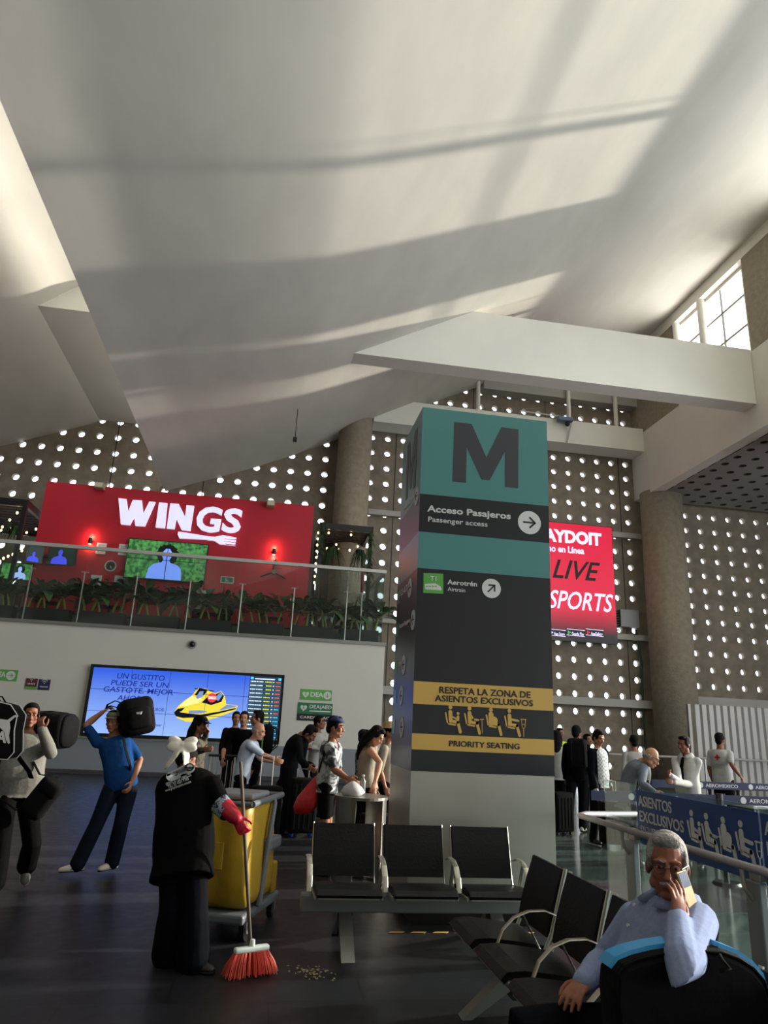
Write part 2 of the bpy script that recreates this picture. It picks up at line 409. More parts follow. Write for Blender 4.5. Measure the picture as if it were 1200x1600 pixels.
def clerestory(idx, y0, y1, z0, z1, pipes, mull):
    fr = MB(); x = 15.62
    for z in (z0, z1): fr.box((x-.06, y0, z-.07), (x+.06, y1, z+.07))
    for y in (y0, y1): fr.box((x-.06, y-.07, z0), (x+.06, y+.07, z1))
    o = struct('window_%d' % idx, fr, M_beam)
    mu = MB()
    for z in mull: mu.box((x-.04, y0, z-.04), (x+.04, y1, z+.04))
    for y in ((2*y0+y1)/3, (y0+2*y1)/3): mu.box((x-.03, y-.02, z0), (x+.03, y+.02, z1))
    mu.build('window_bar', mat('grey_window_bar', '#8f8d86', .5), o)['kind'] = 'structure'
    MB().box((x-.005, y0, z0), (x+.005, y1, z1)).build('window_pane', M_pane, o)['kind'] = 'structure'
    pi_ = MB()
    for y in pipes: pi_.cyl((15.42, y, z0-.2), (15.42, y, 18.6), .15, 16)
    pi_.build('round_post', M_beam, o, smooth=False)['kind'] = 'structure'
M_pane = glass_mat('clear_window_glass', (.98, .99, 1), .97)
clerestory(1, 19.2, 23.3, 14.4, 18.0, (21.5, 23.2), (15.7, 16.9))
clerestory(2, 6.0, 15.9, 14.4, 18.0, (13.0, ), (15.7, 16.9))

# white wall of the mezzanine with its grey band, baseboard and slab edge
YW = 21.0
ww = MB().box((-16, YW, .92), (3.47, YW+.25, 3.96)); struct('wall_mezzanine', ww, M_white)
ww = MB().box((-16, YW-.004, .11), (3.47, YW+.25, .92)); struct('wall_dado', ww, M_band)
ww = MB().box((-16, YW-.03, 0), (3.49, YW+.25, .11)); struct('baseboard_back', ww, mat('baseboard_slate', '#3b3b40', .5))
ww = MB().box((-16, YW+.2, 3.66), (3.47, 26.9, 3.955)); struct('floor_mezzanine', ww, mat('mezzanine_floor', '#4a4744', .6))
ww = MB().box((3.2, YW+.25, 0), (3.47, 26.9, 3.66)); struct('wall_mezzanine_end', ww, M_white)
ww = MB().box((-16, YW-.06, 3.9), (3.5, YW+.3, 3.99)); struct('trim_11', ww, mat('slab_edge_metal', '#8a8a86', .4, .6))

# corrugated white partition on the right
cp = MB(); x = 15.9; prof = []
while x < 22.5:
    prof += [(x, 0), (x+.11, 0), (x+.15, .09), (x+.24, .09)]; x += .29
poly = [(p[0], 25.2+p[1]) for p in prof]
a = [V((x, y, 0)) for x, y in poly]; n = len(a)
lowp = a+[p+V((0, .05, 0)) for p in a]; hip = [p+V((0, 0, 2.92)) for p in lowp]
fs = []
for i in range(n-1):
    fs += [(i, i+1, i+1+2*n, i+2*n), (i+n, i+n+2*n, i+1+n+2*n, i+1+n), (i+2*n, i+1+2*n, i+1+3*n, i+3*n), (i, i+n, i+1+n, i+1)]
cp.add(lowp+hip, fs); struct('wall_partition', cp, mat('corrugated_white_metal', '#b9b7b1', .45, .2))

# concrete pier between the clerestory bays, and the hall's other walls behind and beside the camera
struct('wall_clerestory', MB().box((15.3, 15.95, 14.3), (15.7, 18.9, 18.6)), M_conc2)
struct('wall_front', MB().box((-26, -9.3, 0), (15.2, -9, 18.6)), mat('hall_wall', '#8d8a84', .8))
struct('wall_side', MB().box((-16.3, -9, 0), (-16, 27, 12)), MATS['hall_wall'])
struct('wall_fascia', MB().box((15.22, -9, 11.47), (15.7, 3.98, 14.3)), M_beam)
struct('wall_right', MB().box((25, 15, 0), (25.3, 27.2, 11.86)), MATS['hall_wall'])  # unseen wall piece added to keep side light off the right lattice

# ------------------------------------------------------------------ signage materials
M_teal = mat('teal_vinyl', '#4d8381', .28, spec=.5); M_char = mat('charcoal_vinyl', '#202126', .3, spec=.5); M_chartxt = mat('charcoal_print', '#34363b', .4)
M_gold = mat('gold_vinyl', '#c8a453', .4); M_print = mat('white_print', '#c9cbc9', .5); M_blk = mat('black_print', '#141416', .5)
M_steel = mat('brushed_steel', '#b5b2a8', .42, .75, bump=.04, bscale=4, var=.06, vscale=2, stretch=(1, 1, .3))
M_green = mat('green_sign', '#57a046', .45); M_dkgreen = mat('dark_green_sign', '#1f6a44', .45)
M_black = mat('black_plastic', '#101012', .35)

# ------------------------------------------------------------------ the information pillar
PXL, PXR, PYF, PYB, PTOP = 1.39, 2.775, 6.65, 7.72, 4.9
pil = thing('information_pillar', 'tall square pillar with big M on teal panels above a steel base', 'pillar', ((PXL+PXR)/2, (PYF+PYB)/2, 0))
def fz(x, y): return PY(x, y, PYF)
za, zb, zc, zs = 4.13, 3.77, 3.4, 1.26
def ring(z0, z1, m, name, e=0.): return MB().box((PXL-e, PYF-e, z0), (PXR+e, PYB+e, z1)).build(name, m, pil)
zq = [PTOP, (fz(659.5, 771).z+fz(855.5, 791).z)/2, (fz(657.5, 830).z+fz(856, 849).z)/2, (fz(655, 887).z+fz(857, 904).z)/2, 1.26]
ring(zq[1], zq[0], M_teal, 'teal_panel'); ring(zq[2], zq[1], M_char, 'charcoal_band'); ring(zq[3], zq[2], M_teal, 'teal_panel'); ring(1.26, zq[3], M_char, 'charcoal_panel')
ring(.12, 1.26, M_steel, 'steel_base', -.004); ring(0, .12, M_black, 'plinth', -.06)
hz = MB()
for i in range(9): hz.prism([(0, 0), (.12, 0), (.15, .04), (.03, .04)], (1.2+i*.19, 6.45, .002), EX, EY, (0, 0, .002))
tag(hz.build('hazard_tape', M_gold), 'broken yellow hazard tape on the floor before the pillar', 'tape')
F3 = (0, -.003, 0)
def P2(x, y, ox, oy, sc): return (ox+x/sc, oy+y/sc)
def poly_px(mb, pts, Y, depth, ox=0, oy=0, sc=1.):
    """polygon given by photo pixels, laid on the vertical plane y=Y"""
    q = [PY(ox+x/sc, oy+y/sc, Y) for x, y in pts]; mb.prism([(p.x, p.z) for p in q], (0, Y, 0), EX, EZ, (0, -depth, 0)); return mb
mm = MB(); poly_px(mm, [(440, 158), (548, 170), (640, 382), (735, 190), (840, 205), (838, 572), (757, 563), (757, 340), (660, 522), (610, 517), (517, 312), (512, 538), (428, 528)], PYF, .003, 600, 620, 4)
mm.build('letter_M', M_chartxt, pil)
Mpts = [(p.x, p.z) for p in [PY(600+x/4, 620+y/4, PYF) for x, y in [(440, 158), (548, 170), (640, 382), (735, 190), (840, 205), (838, 572), (757, 563), (757, 340), (660, 522), (610, 517), (517, 312), (512, 538), (428, 528)]]]
ms = MB().prism([(-(x-PXL)*.72-.06, z) for x, z in Mpts], (PXL, PYB+.06-.04, 0), (0, 1, 0), EZ, (-.003, 0, 0))
ms = MB().prism([(x-PXL, z) for x, z in Mpts], (PXL, PYB-.02, 0), (0, -.77, 0), EZ, (-.003, 0, 0)); ms.build('letter_M', M_chartxt, pil)
def tp(body, l, r, cap, m, Y=PYF, par=None, bold=.0, shear=0., ox=0, oy=0, sc=1., depth=.004):
    a, b = PY(ox+l[0]/sc, oy+l[1]/sc, Y), PY(ox+r[0]/sc, oy+r[1]/sc, Y); z = (a.z+b.z)/2
    a.z = b.z = z; a.y = b.y = Y-.002; d = (PY(ox+l[0]/sc, oy+l[1]/sc-cap/sc, Y)-PY(ox+l[0]/sc, oy+l[1]/sc, Y)).z
    return text_fit(body, a, b, d, m, par or pil, bold, shear, depth)
C8 = dict(ox=600, oy=620, sc=4); C1 = dict(ox=600, oy=980, sc=3.81)
tp('Acceso Pasajeros', (272, 712), (790, 768), 40, M_print, bold=.025, **C8); tp('Passenger access', (272, 780), (642, 810), 32, M_print, bold=.008, **C8)
tp('Aerotrén', (397, 1168), (580, 1188), 30, M_print, bold=.022, **C8); tp('Airtrain', (397, 1212), (507, 1222), 25, M_print, bold=.006, **C8)
def arrow_disc(c, ax, ay, r, ang, par, name='arrow_disc', m=M_print, ma=M_blk):
    """light disc with a dark arrow pointing at ang (degrees from ax)"""
    c, ax, ay = V(c), V(ax), V(ay); nrm = ax.cross(ay)
    d = MB().disc(c, ax, ay, r, 28, nrm*.004).build(name, m, par)
    u = ax*cos(R(ang))+ay*sin(R(ang)); v = -ax*sin(R(ang))+ay*cos(R(ang)); mb = MB(); k = r
    stroke(mb, [(-.5*k, 0), (.45*k, 0)], .15*k, c, u, v, nrm*.006); stroke(mb, [(.05*k, .42*k), (.48*k, 0), (.05*k, -.42*k)], .15*k, c, u, v, nrm*.006)
    mb.build('arrow', ma, d); return d
p = fz(827, 816.7); arrow_disc((p.x, PYF-.001, p.z), EX, EZ, .125, 0, pil)
p = fz(767.7, 919.5); arrow_disc((p.x, PYF-.001, p.z), EX, EZ, .098, 45, pil)
def train_icon(par):
    sq = poly_px(MB(), [(247, 1100), (370, 1107), (370, 1232), (245, 1225)], PYF, .003, 600, 620, 4).build('train_icon', M_green, par)
    tp('T1', (288, 1148), (325, 1151), 30, M_print, par=sq, bold=.01, depth=.008, **C8)
    poly_px(MB(), [(255, 1170), (320, 1166), (352, 1185), (360, 1205), (355, 1210), (258, 1203)], PYF, .005, 600, 620, 4).build('train', M_print, sq)
    w_ = MB()
    for i in range(4): poly_px(w_, [(262+i*18, 1180), (274+i*18, 1181), (274+i*18, 1190), (262+i*18, 1189)], PYF, .006, 600, 620, 4)
    w_.build('train_window', M_green, sq)
train_icon(pil)
for t, b in (((649, 1063, 862.5, 1077.6), (648, 1098.6, 863, 1111.8)), ((648.8, 1144.8, 864, 1157), (648, 1169.5, 865, 1181.6))):
    z1 = (fz(*t[:2]).z+fz(*t[2:]).z)/2; z0 = (fz(*b[:2]).z+fz(*b[2:]).z)/2
    MB().box((PXL+.0, PYF-.003, z0), (PXR, PYF+.01, z1)).build('gold_band', M_gold, pil)
tp('RESPETA LA ZONA DE', (326, 388), (868, 424), 40, M_blk, Y=PYF-.003, bold=.018, **C1); tp('ASIENTOS EXCLUSIVOS', (304, 437), (886, 473), 38, M_blk, Y=PYF-.003, bold=.018, **C1)
tp('PRIORITY SEATING', (385, 706), (803, 727), 34, M_blk, Y=PYF-.003, bold=.018, **C1)
def pictogram(kind, org, ax, ay, s, m, par, depth=.004):
    """seated passenger: 0 with child, 1 with cane, 2 pregnant, 3 with crutch; s = height"""
    ax, ay = V(ax), V(ay); nd = ax.cross(ay)*depth; mb = MB(); o = V(org)
    def S(p, wd): stroke(mb, [(x*s, y*s) for x, y in p], wd*s, o, ax, ay, nd)
    def D(x, y, r): mb.prism([(x*s+r*s*cos(2*pi*i/16), y*s+r*s*sin(2*pi*i/16)) for i in range(16)], o, ax, ay, nd)
    S([(.02, .72), (.1, .34), (.4, .3)], .06)
    D(.2, .93, .075); S([(.2, .76), (.22, .44)], .15 if kind != 2 else .2); S([(.2, .44), (.5, .4), (.6, .05)], .11)
    if kind == 0: D(.5, .72, .055); S([(.5, .6), (.5, .47)], .1); S([(.25, .6), (.45, .52)], .06)
    if kind == 1: S([(.26, .68), (.36, .54), (.55, .52)], .07); S([(.62, .54), (.76, .56)], .03); S([(.69, .55), (.7, .05)], .025)
    if kind == 2: D(.32, .54, .15)
    if kind == 3:
        S([(.26, .62), (.55, .58)], .08); S([(.66, .64), (.86, .64)], .035); S([(.68, .62), (.7, .36), (.76, .3)], .025); S([(.84, .62), (.82, .36), (.76, .3)], .025); S([(.69, .46), (.83, .46)], .02); S([(.76, .3), (.76, .02)], .03)
    return mb.build('seat_pictogram', m, par)
for i, (x, yb) in enumerate(((361, 622), (476, 628), (605, 636), (716, 642))):
    p = fz(600+x/3.81, 980+yb/3.81); pictogram(i, (p.x, PYF-.001, p.z-.01), EX, EZ, .25, M_gold, pil)
# left face of the pillar
def lx(x, y): q = PX(x, y, PXL); q.x = PXL-.001; return q
for (x, y), r_, tx in (((640.6, 918.6), .12, 'L1-L7'), ((645.7, 968.6), .12, 'Acceso Pasajeros'), ((631, 1038.8), .12, 'Aerotrén'), ((627, 1087), .12, ''), ((628, 1136), .12, '')):
    q = lx(x, y); arrow_disc(q, -EY, EZ, .1, 180, pil)
    if tx: text_fit(tx, (PXL-.001, PYB-.22, q.z), (PXL-.001, q.y+.16, q.z), .07 if len(tx) < 9 else .05, M_print, pil, .015)
    MB().box((PXL-.003, PYB-.19, q.z-.07), (PXL, PYB-.05, q.z+.07)).build('destination_icon', M_green if tx == 'Aerotrén' else M_teal, pil)
text_fit('Acceso Pasajeros', (PXL-.001, PYB-.15, 3.98), (PXL-.001, PYF+.3, 3.98), .062, M_print, pil, .02)
arrow_disc((PXL-.001, PYF+.16, 3.95), -EY, EZ, .1, 180, pil)

# ------------------------------------------------------------------ red LED advert on the lattice
led = thing('led_advert', 'tall red LED advert for live sports hung on the lattice wall', 'screen', (11.7, 26.6, 5.2))
def grad_emit(name, z0, c0, z1, c1, s):
    m = bpy.data.materials.new(name); m.use_nodes = True; nt = m.node_tree; b = nt.nodes['Principled BSDF']
    tc = nt.nodes.new('ShaderNodeTexCoord'); sp = nt.nodes.new('ShaderNodeSeparateXYZ'); mr = nt.nodes.new('ShaderNodeMapRange'); r = nt.nodes.new('ShaderNodeMix'); r.data_type = 'RGBA'
    mr.inputs[1].default_value = z0; mr.inputs[2].default_value = z1; r.inputs[6].default_value = (*lin(c0), 1); r.inputs[7].default_value = (*lin(c1), 1)
    nt.links.new(tc.outputs['Object'], sp.inputs[0]); nt.links.new(sp.outputs[2], mr.inputs[0]); nt.links.new(mr.outputs[0], r.inputs[0])
    nt.links.new(r.outputs[2], b.inputs['Emission Color']); b.inputs['Emission Strength'].default_value = s; b.inputs['Base Color'].default_value = (.01, .01, .01, 1); b.inputs['Roughness'].default_value = .4
    return m
E_white = emat('lit_white', '#e4dcff', .85); E_black = mat('unlit_black', '#0c0206', .5)
MB().box((9.3, 26.52, 5.15), (13.87, 26.75, 10.05)).build('housing', M_black, led)
MB().box((9.33, 26.5, 5.18), (13.84, 26.53, 10.02)).build('display', grad_emit('red_led', .25, '#1a0209', 1.3, '#e8103f', .95), led)
LY = 26.5; C2 = dict(ox=840, oy=780, sc=3.3333, Y=LY-.01, par=led)
tp('PLAYDOIT', (-40, 205), (325, 241), 62, E_white, bold=.05, **C2); tp('Casino en Línea', (-20, 262), (240, 286), 34, E_white, bold=.03, **C2)
tp('LIVE', (70, 412), (318, 420), 100, E_black, bold=.012, shear=.35, **C2); tp('SPORTS', (52, 560), (390, 590), 96, E_white, bold=.012, shear=.3, **C2)
for i, (x0, x1, t, c) in enumerate(((60, 146, 'App Store', '#e4dcff'), (152, 245, 'Google Play', '#3fb56a'), (252, 343, 'AppGallery', '#d2304a'))):
    bd = poly_px(MB(), [(x0, 674), (x1, 683), (x1, 716), (x0, 707)], LY-.01, .01, 840, 780, 3.3333).build('store_badge', M_blk, led)
    ol = MB()
    for a, b in (((x0, 674), (x1, 683)), ((x0, 705), (x1, 714))): poly_px(ol, [a, b, (b[0], b[1]+3), (a[0], a[1]+3)], LY-.02, .01, 840, 780, 3.3333)
    ol.build('badge_outline', E_white, bd)
    tp(t, (x0+26, 705), (x1-5, 712), 16, E_white, Y=LY-.02, par=bd, bold=.02, ox=840, oy=780, sc=3.3333)
    poly_px(MB(), [(x0+5, 683), (x0+22, 694), (x0+5, 704)], LY-.02, .01, 840, 780, 3.3333).build('badge_icon', emat('badge_'+c, c, .8), bd)
tag(MB().box((14.1, 26.6, 5.9), (14.9, 26.98, 6.6)).build('junction_box', mat('grey_box', '#8c8c8c', .5)), 'grey metal box on the lattice beside the red advert', 'box')
lv = MB()
for i in range(9): lv.box((13.9, 26.7, 5.75+i*.1), (14.09, 26.98, 5.79+i*.1))
tag(lv.build('cable_bundle', M_black), 'dark louvred cable bundle between red advert and grey box', 'cables')
cb = MB(); cb.tube([(14.85, 26.8, 5.84), (15.0, 26.8, 4.5), (14.95, 26.8, 2.5), (15.0, 26.8, .1)], .05, 8)
tag(cb.build('cable_conduit', mat('dark_green_conduit', '#2c3b35', .6)), 'dark conduit running down from the grey box to the floor', 'pipe')

# ------------------------------------------------------------------ wall signs, camera, video wall on the white wall
WS = YW
def wall_sign(name, label, quad, m, cat='sign'):
    q = [PY(x, y, WS) for x, y in quad]; x0 = (q[0].x+q[3].x)/2; x1 = (q[1].x+q[2].x)/2; z1 = (q[0].z+q[1].z)/2; z0 = (q[2].z+q[3].z)/2
    t = thing(name, label, cat, ((x0+x1)/2, WS-.01, z0)); MB().box((x0, WS-.015, z0), (x1, WS-.001, z1)).build('panel', m, t); return t, x0, x1, z0, z1
t, x0, x1, z0, z1 = wall_sign('defibrillator_sign', 'green sign with right arrow cut by the left photo edge', ((-28, 1044.5), (28.8, 1047), (26, 1064.5), (-30, 1062)), M_green)
text_fit('DEA', (x0+.32, WS-.016, z0+.1), (x1-.32, WS-.016, z0+.1), .14, M_print, t, .03)
arrow_disc((x1-.17, WS-.016, (z0+z1)/2), EX, EZ, .12, 0, t, m=M_print, ma=M_green)
t, x0, x1, z0, z1 = wall_sign('wifi_sign', 'small maroon square sign with green lower strip on white wall', ((41, 1060), (59, 1060), (57, 1077.5), (38, 1076.5)), mat('maroon_sign', '#5b2231', .5))
MB().box((x0, WS-.018, z0), (x1, WS-.001, z0+.07)).build('green_strip', M_green, t); text_fit('WIFI', (x0+.06, WS-.016, z0+.12), (x1-.06, WS-.016, z0+.12), .05, M_print, t, .02)
def wifi(t, cx, cz, s):
    mb = MB()
    for k in (1, 2): stroke(mb, [(s*k*.5*sin(a), s*k*.5*cos(a)) for a in (-.8, -.4, 0, .4, .8)], s*.17, (cx, WS-.016, cz), EX, EZ, (0, -.003, 0))
    mb.disc((cx, WS-.016, cz), EX, EZ, s*.13, 10); mb.build('wifi_symbol', M_print, t)
wifi(t, (x0+x1)/2, z0+.22, .09)
t, x0, x1, z0, z1 = wall_sign('network_sign', 'small navy rounded sign with wireless symbol on white wall', ((60.5, 1061.5), (79, 1061.5), (77.5, 1078.5), (59, 1078)), mat('navy_sign', '#24244f', .5))
wifi(t, (x0+x1)/2, z0+.18, .1); text_fit('internet', (x0+.05, WS-.016, z0+.07), (x1-.05, WS-.016, z0+.07), .05, M_print, t, .02)
def heart(cx, cz, s, t, m, Y):
    pts = [(s*.055*16*sin(a)**3, s*.055*(13*cos(a)-5*cos(2*a)-2*cos(3*a)-cos(4*a))) for a in [2*pi*i/28 for i in range(28)]]
    MB().prism(pts, (cx, Y, cz), EX, EZ, (0, -.003, 0)).build('heart_symbol', M_print, t)
    MB().prism([(-.1*s, .35*s), (.15*s, .35*s), (0, .05*s), (.2*s, .05*s), (-.1*s, -.5*s), (0, -.1*s), (-.2*s, -.1*s)], (cx, Y-.003, cz), EX, EZ, (0, -.002, 0)).build('bolt_symbol', m, t)
t, x0, x1, z0, z1 = wall_sign('defibrillator_sign', 'light green sign with heart and down arrow above the dark green one', ((470, 1076), (518.7, 1079), (518, 1095.5), (469, 1093)), M_green)
heart(x0+.15, (z0+z1)/2, .11, t, M_green, WS-.016); text_fit('DEA', (x0+.28, WS-.016, z0+.1), (x1-.27, WS-.016, z0+.1), .13, M_print, t, .035)
arrow_disc((x1-.13, WS-.016, (z0+z1)/2), EX, EZ, .11, -90, t, m=M_print, ma=M_green)
t, x0, x1, z0, z1 = wall_sign('defibrillator_cabinet', 'dark green heart sign with black lower strip below the light green one', ((466, 1097), (520, 1100), (518, 1128), (463.5, 1125)), M_dkgreen)
MB().box((x0, WS-.02, z0), (x1, WS-.001, z0+.19)).build('black_strip', M_blk, t); text_fit('CARDIOTAC', (x0+.08, WS-.021, z0+.06), (x1-.08, WS-.021, z0+.06), .07, M_print, t, .02)
heart(x0+.17, z1-.15, .11, t, M_dkgreen, WS-.016); text_fit('DEA|AED', (x0+.33, WS-.016, z1-.15), (x1-.04, WS-.016, z1-.15), .1, M_print, t, .02)
MB().box((x0+.34, WS-.019, z1-.24), (x1-.05, WS-.001, z1-.21)).build('white_strip', M_print, t)
cm = thing('security_camera', 'small round dome camera on white wall above the video wall', 'camera', PY(301, 1007, YW))
p = PY(301, 1007, YW); MB().cyl((p.x, YW, p.z), (p.x, YW-.06, p.z), .12, 20).build('mount', mat('camera_grey', '#9a9a98', .4), cm)
MB().ell((p.x, YW-.07, p.z), (.085, .09, .085)).build('dome', M_black, cm, smooth=True)

tv = thing('video_wall', 'wide blue video wall advertising savings beside a flight board', 'screen', (-2.1, YW-.05, .98))
tx0, tx1, tz0, tz1 = -4.78, .56, .97, 2.87
MB().box((tx0, YW-.14, tz0), (tx1, YW, tz1)).build('frame', M_black, tv)
sx0, sx1, sz0, sz1 = tx0+.09, tx1-.07, tz0+.09, tz1-.08; bx = PY(386, 1110, YW).x
TY = YW-.142
MB().box((sx0, TY-.004, sz0), (bx, TY+.01, sz1)).build('advert_display', grad_emit('blue_screen', .1, '#9cc0ff', 1.75, '#2f62e6', 1.0), tv)
bo = MB().box((bx, TY-.004, sz0), (sx1, TY+.01, sz1)).build('flight_board', emat('board_blue', '#1d3a52', .8), tv)
TY -= .006
E_navy = emat('screen_navy', '#162a8c', .8); C4 = dict(ox=100, oy=1000, sc=3.158, Y=TY, par=tv)
for t_, l, r_, c in (('UN GUSTITO', (257, 190), (492, 200), 27), ('PUEDE SER UN', (228, 222), (512, 236), 27), ('GASTOTE. MEJOR', (190, 252), (532, 272), 27), ('AHORRA.', (262, 296), (438, 306), 27)):
    tp(t_, l, r_, c, E_navy, bold=.012, shear=.12, **C4)
tp('TU FUTURO®', (380, 347), (492, 353), 17, E_navy, bold=.01, **C4); tp('creer', (438, 424), (481, 427), 13, E_navy, bold=.01, **C4)
bz = MB()
for i in range(1, 5): x = sx0+(sx1-sx0)*i/5; bz.box((x-.005, TY-.004, sz0), (x+.005, TY, sz1))
for i in (1, 2): z = sz0+(sz1-sz0)*i/3; bz.box((sx0, TY-.004, z-.006), (bx, TY, z+.006))
bz.build('screen_joints', emat('joint_blue', '#243a86', .3), tv)
def ski(pts, m, name, d, par): return poly_px(MB(), pts, TY, d, 270, 1030, 6).build(name, m, par)
E_y = emat('ski_yellow', '#d9c63c', .95); E_y2 = emat('ski_light_yellow', '#f0e48a', .95); E_k = emat('ski_black', '#0c1020', .5); E_b = emat('ski_steel', '#6f86b8', .9); E_r = emat('tag_red', '#d8323c', .95); E_w = emat('tag_white', '#f4f4ff', .95)
js = ski([(10, 500), (50, 440), (120, 380), (175, 345), (210, 300), (245, 268), (330, 280), (345, 300), (400, 320), (455, 298), (490, 350), (500, 420), (610, 435), (590, 480), (420, 545), (250, 590), (120, 585), (40, 550)], E_y, 'jet_ski', .003, tv)
ski([(10, 500), (40, 470), (75, 500), (260, 520), (440, 490), (595, 455), (588, 470), (430, 510), (260, 545), (90, 550), (30, 535)], E_k, 'hull_stripe', .005, js)
ski([(45, 465), (115, 452), (80, 490), (40, 490)], E_k, 'bow_grille', .005, js); ski([(150, 482), (260, 478), (330, 490), (260, 510), (150, 508)], E_b, 'side_panel', .006, js)
ski([(205, 335), (250, 268), (330, 285), (300, 330), (270, 350)], E_k, 'cockpit', .005, js); ski([(215, 355), (255, 300), (290, 300), (280, 350), (230, 375)], E_b, 'windscreen', .006, js)
ski([(270, 405), (330, 350), (400, 330), (450, 305), (480, 345), (455, 400), (360, 430), (310, 415)], E_k, 'saddle', .005, js); ski([(410, 345), (455, 303), (470, 330), (430, 390), (400, 380)], E_b, 'rear_seat', .006, js)
ski([(60, 440), (180, 345), (285, 375), (240, 410), (120, 440)], E_y2, 'hood', .005, js); ski([(430, 480), (510, 425), (605, 438), (580, 450), (470, 475)], E_b, 'rear_deck', .005, js)
stk = MB()
for a, b in (((205, 270), (235, 275)), ((325, 285), (385, 297))): poly_px(stk, [a, b, (b[0], b[1]+9), (a[0], a[1]+8)], TY, .006, 270, 1030, 6)
stk.build('handlebar', E_k, js)
p = PY(270+368/6, 1030+362/6, TY); tg = MB().disc((p.x, TY-.004, p.z), EX, EZ, .125, 24, (0, -.004, 0)).build('price_tag', E_r, tv)
text_fit('UNICO', (p.x-.1, TY-.009, p.z-.035), (p.x+.1, TY-.009, p.z-.035), .075, E_w, tg, .04); MB().box((p.x-.005, TY-.006, p.z+.12), (p.x+.005, TY, p.z+.2)).build('tag_string', E_r, tg)
random.seed(3)
rows = 15; H_ = (sz1-sz0-.12)/rows
cols = {c: MB() for c in ('#d8e4ea', '#d8d83a', '#e06a3c', '#4fc3e8')}; bars = MB()
W_ = sx1-bx
for i in range(rows):
    z = sz1-.16-i*H_
    bars.box((bx, TY-.001, z-.03), (sx1, TY+.003, z-.042))
    def seg(c, a, b): 
        x = a
        while x < b: 
            l = random.uniform(.02, .05); cols[c].box((bx+W_*x, TY-.004, z), (bx+W_*min(b, x+l), TY, z+H_*.3)); x += l+.012
    seg('#d8e4ea', .03, .2); seg('#d8e4ea', .22, .42); seg('#d8d83a', .47+random.uniform(0, .05), .66+random.uniform(0, .05)); seg('#d8e4ea', .73, .78); seg('#e06a3c' if i < 9 and i != 7 else '#4fc3e8', .82, .97)
cols['#4fc3e8'].box((bx+.02, TY-.004, sz1-.09), (bx+.1, TY, sz1-.02)); cols['#4fc3e8'].box((sx1-.1, TY-.004, sz1-.09), (sx1-.02, TY, sz1-.02)); cols['#d8e4ea'].box((bx+.14, TY-.004, sz1-.08), (sx1-.2, TY, sz1-.05))
bars.build('row_lines', emat('row_blue', '#4a6f86', .8), bo)
for c, mb in cols.items(): mb.build('flight_text', emat('board_'+c, c, .9), bo)

# ------------------------------------------------------------------ restaurant on the mezzanine
RY = 23.0; MZ = 3.955
M_red = mat('red_wall_paint', '#b3142a', .55, var=.04, vscale=2)
E_sign = emat('lit_sign_white', '#e6e4ff', .62); M_wood = mat('dark_pergola_wood', '#2a1a14', .6, var=.2, vscale=6); M_leaf = mat('dark_green_leaf', '#2b4d24', .5, var=.35, vscale=5)
M_stem = mat('yellow_green_stem', '#8a8a3c', .6); M_bulb = emat('warm_bulb', '#ffd79a', 6.)
rw = MB().box((-7.55, RY, MZ), (1.12, RY+.25, 8.68)); struct('wall_restaurant', rw, M_red)
sg = thing('restaurant_sign', 'large lit white letters spelling WINGS with a fork below on red wall', 'sign', (-3.4, RY-.1, 7))
def PR(x, y, Y=RY-.14): return PY(x, y, Y)
Lpx = dict(W=[(555, 175), (592, 179), (600, 240), (622, 183), (664, 185), (671, 248), (700, 190), (728, 193), (678, 306), (634, 303), (628, 262), (608, 300), (566, 296)],
           I=[(745, 195), (784, 198), (772, 315), (729, 311)],
           N=[(798, 199), (838, 202), (868, 262), (874, 207), (910, 211), (892, 327), (850, 322), (826, 270), (817, 319), (781, 316)])
for ch, pts in Lpx.items():
    q = [PY(x/3, 720+y/3, RY-.14) for x, y in pts]; MB().prism([(p.x, p.z) for p in q], (0, RY-.14, 0), EX, EZ, (0, .1, 0)).build('letter_'+ch, [E_sign], sg)
def glyph(ch, x0, yb, x1, cap):
    a, b = PY(x0/3, 720+yb/3, RY-.14), PY(x1/3, 720+yb/3+3, RY-.14); b.z = a.z; d = cap/3*.0196
    o = text_fit(ch, a, b, d, E_sign, sg, .03, .06, .1, 'letter_'+ch); return o
glyph('G', 908, 323, 1014, 128); glyph('S', 1034, 328, 1110, 123)
fk = MB()
q = [PY(x/3, 720+y/3, RY-.14) for x, y in [(835, 332), (850, 333), (985, 355), (1010, 356), (1045, 348), (1108, 360), (1107, 366), (1052, 360), (1050, 365), (1106, 373), (1105, 379), (1048, 372), (1046, 377), (1104, 385), (1102, 390), (1042, 383), (1060, 392), (1103, 397), (1030, 390), (1005, 374), (960, 368), (840, 362), (833, 345)]]
fk.prism([(p.x, p.z) for p in q], (0, RY-.14, 0), EX, EZ, (0, .1, 0)); fk.build('fork', E_sign, sg)
for x, y in ((200, 800), (250, 805), (290, 808), (330, 812), (365, 815)):
    p = PY(x, y, RY); MB().cyl((p.x, RY, p.z), (p.x, RY-.05, p.z), .03, 8).build('bracket', M_black, sg)
M_beige = mat('beige_metal', '#8f8672', .5)
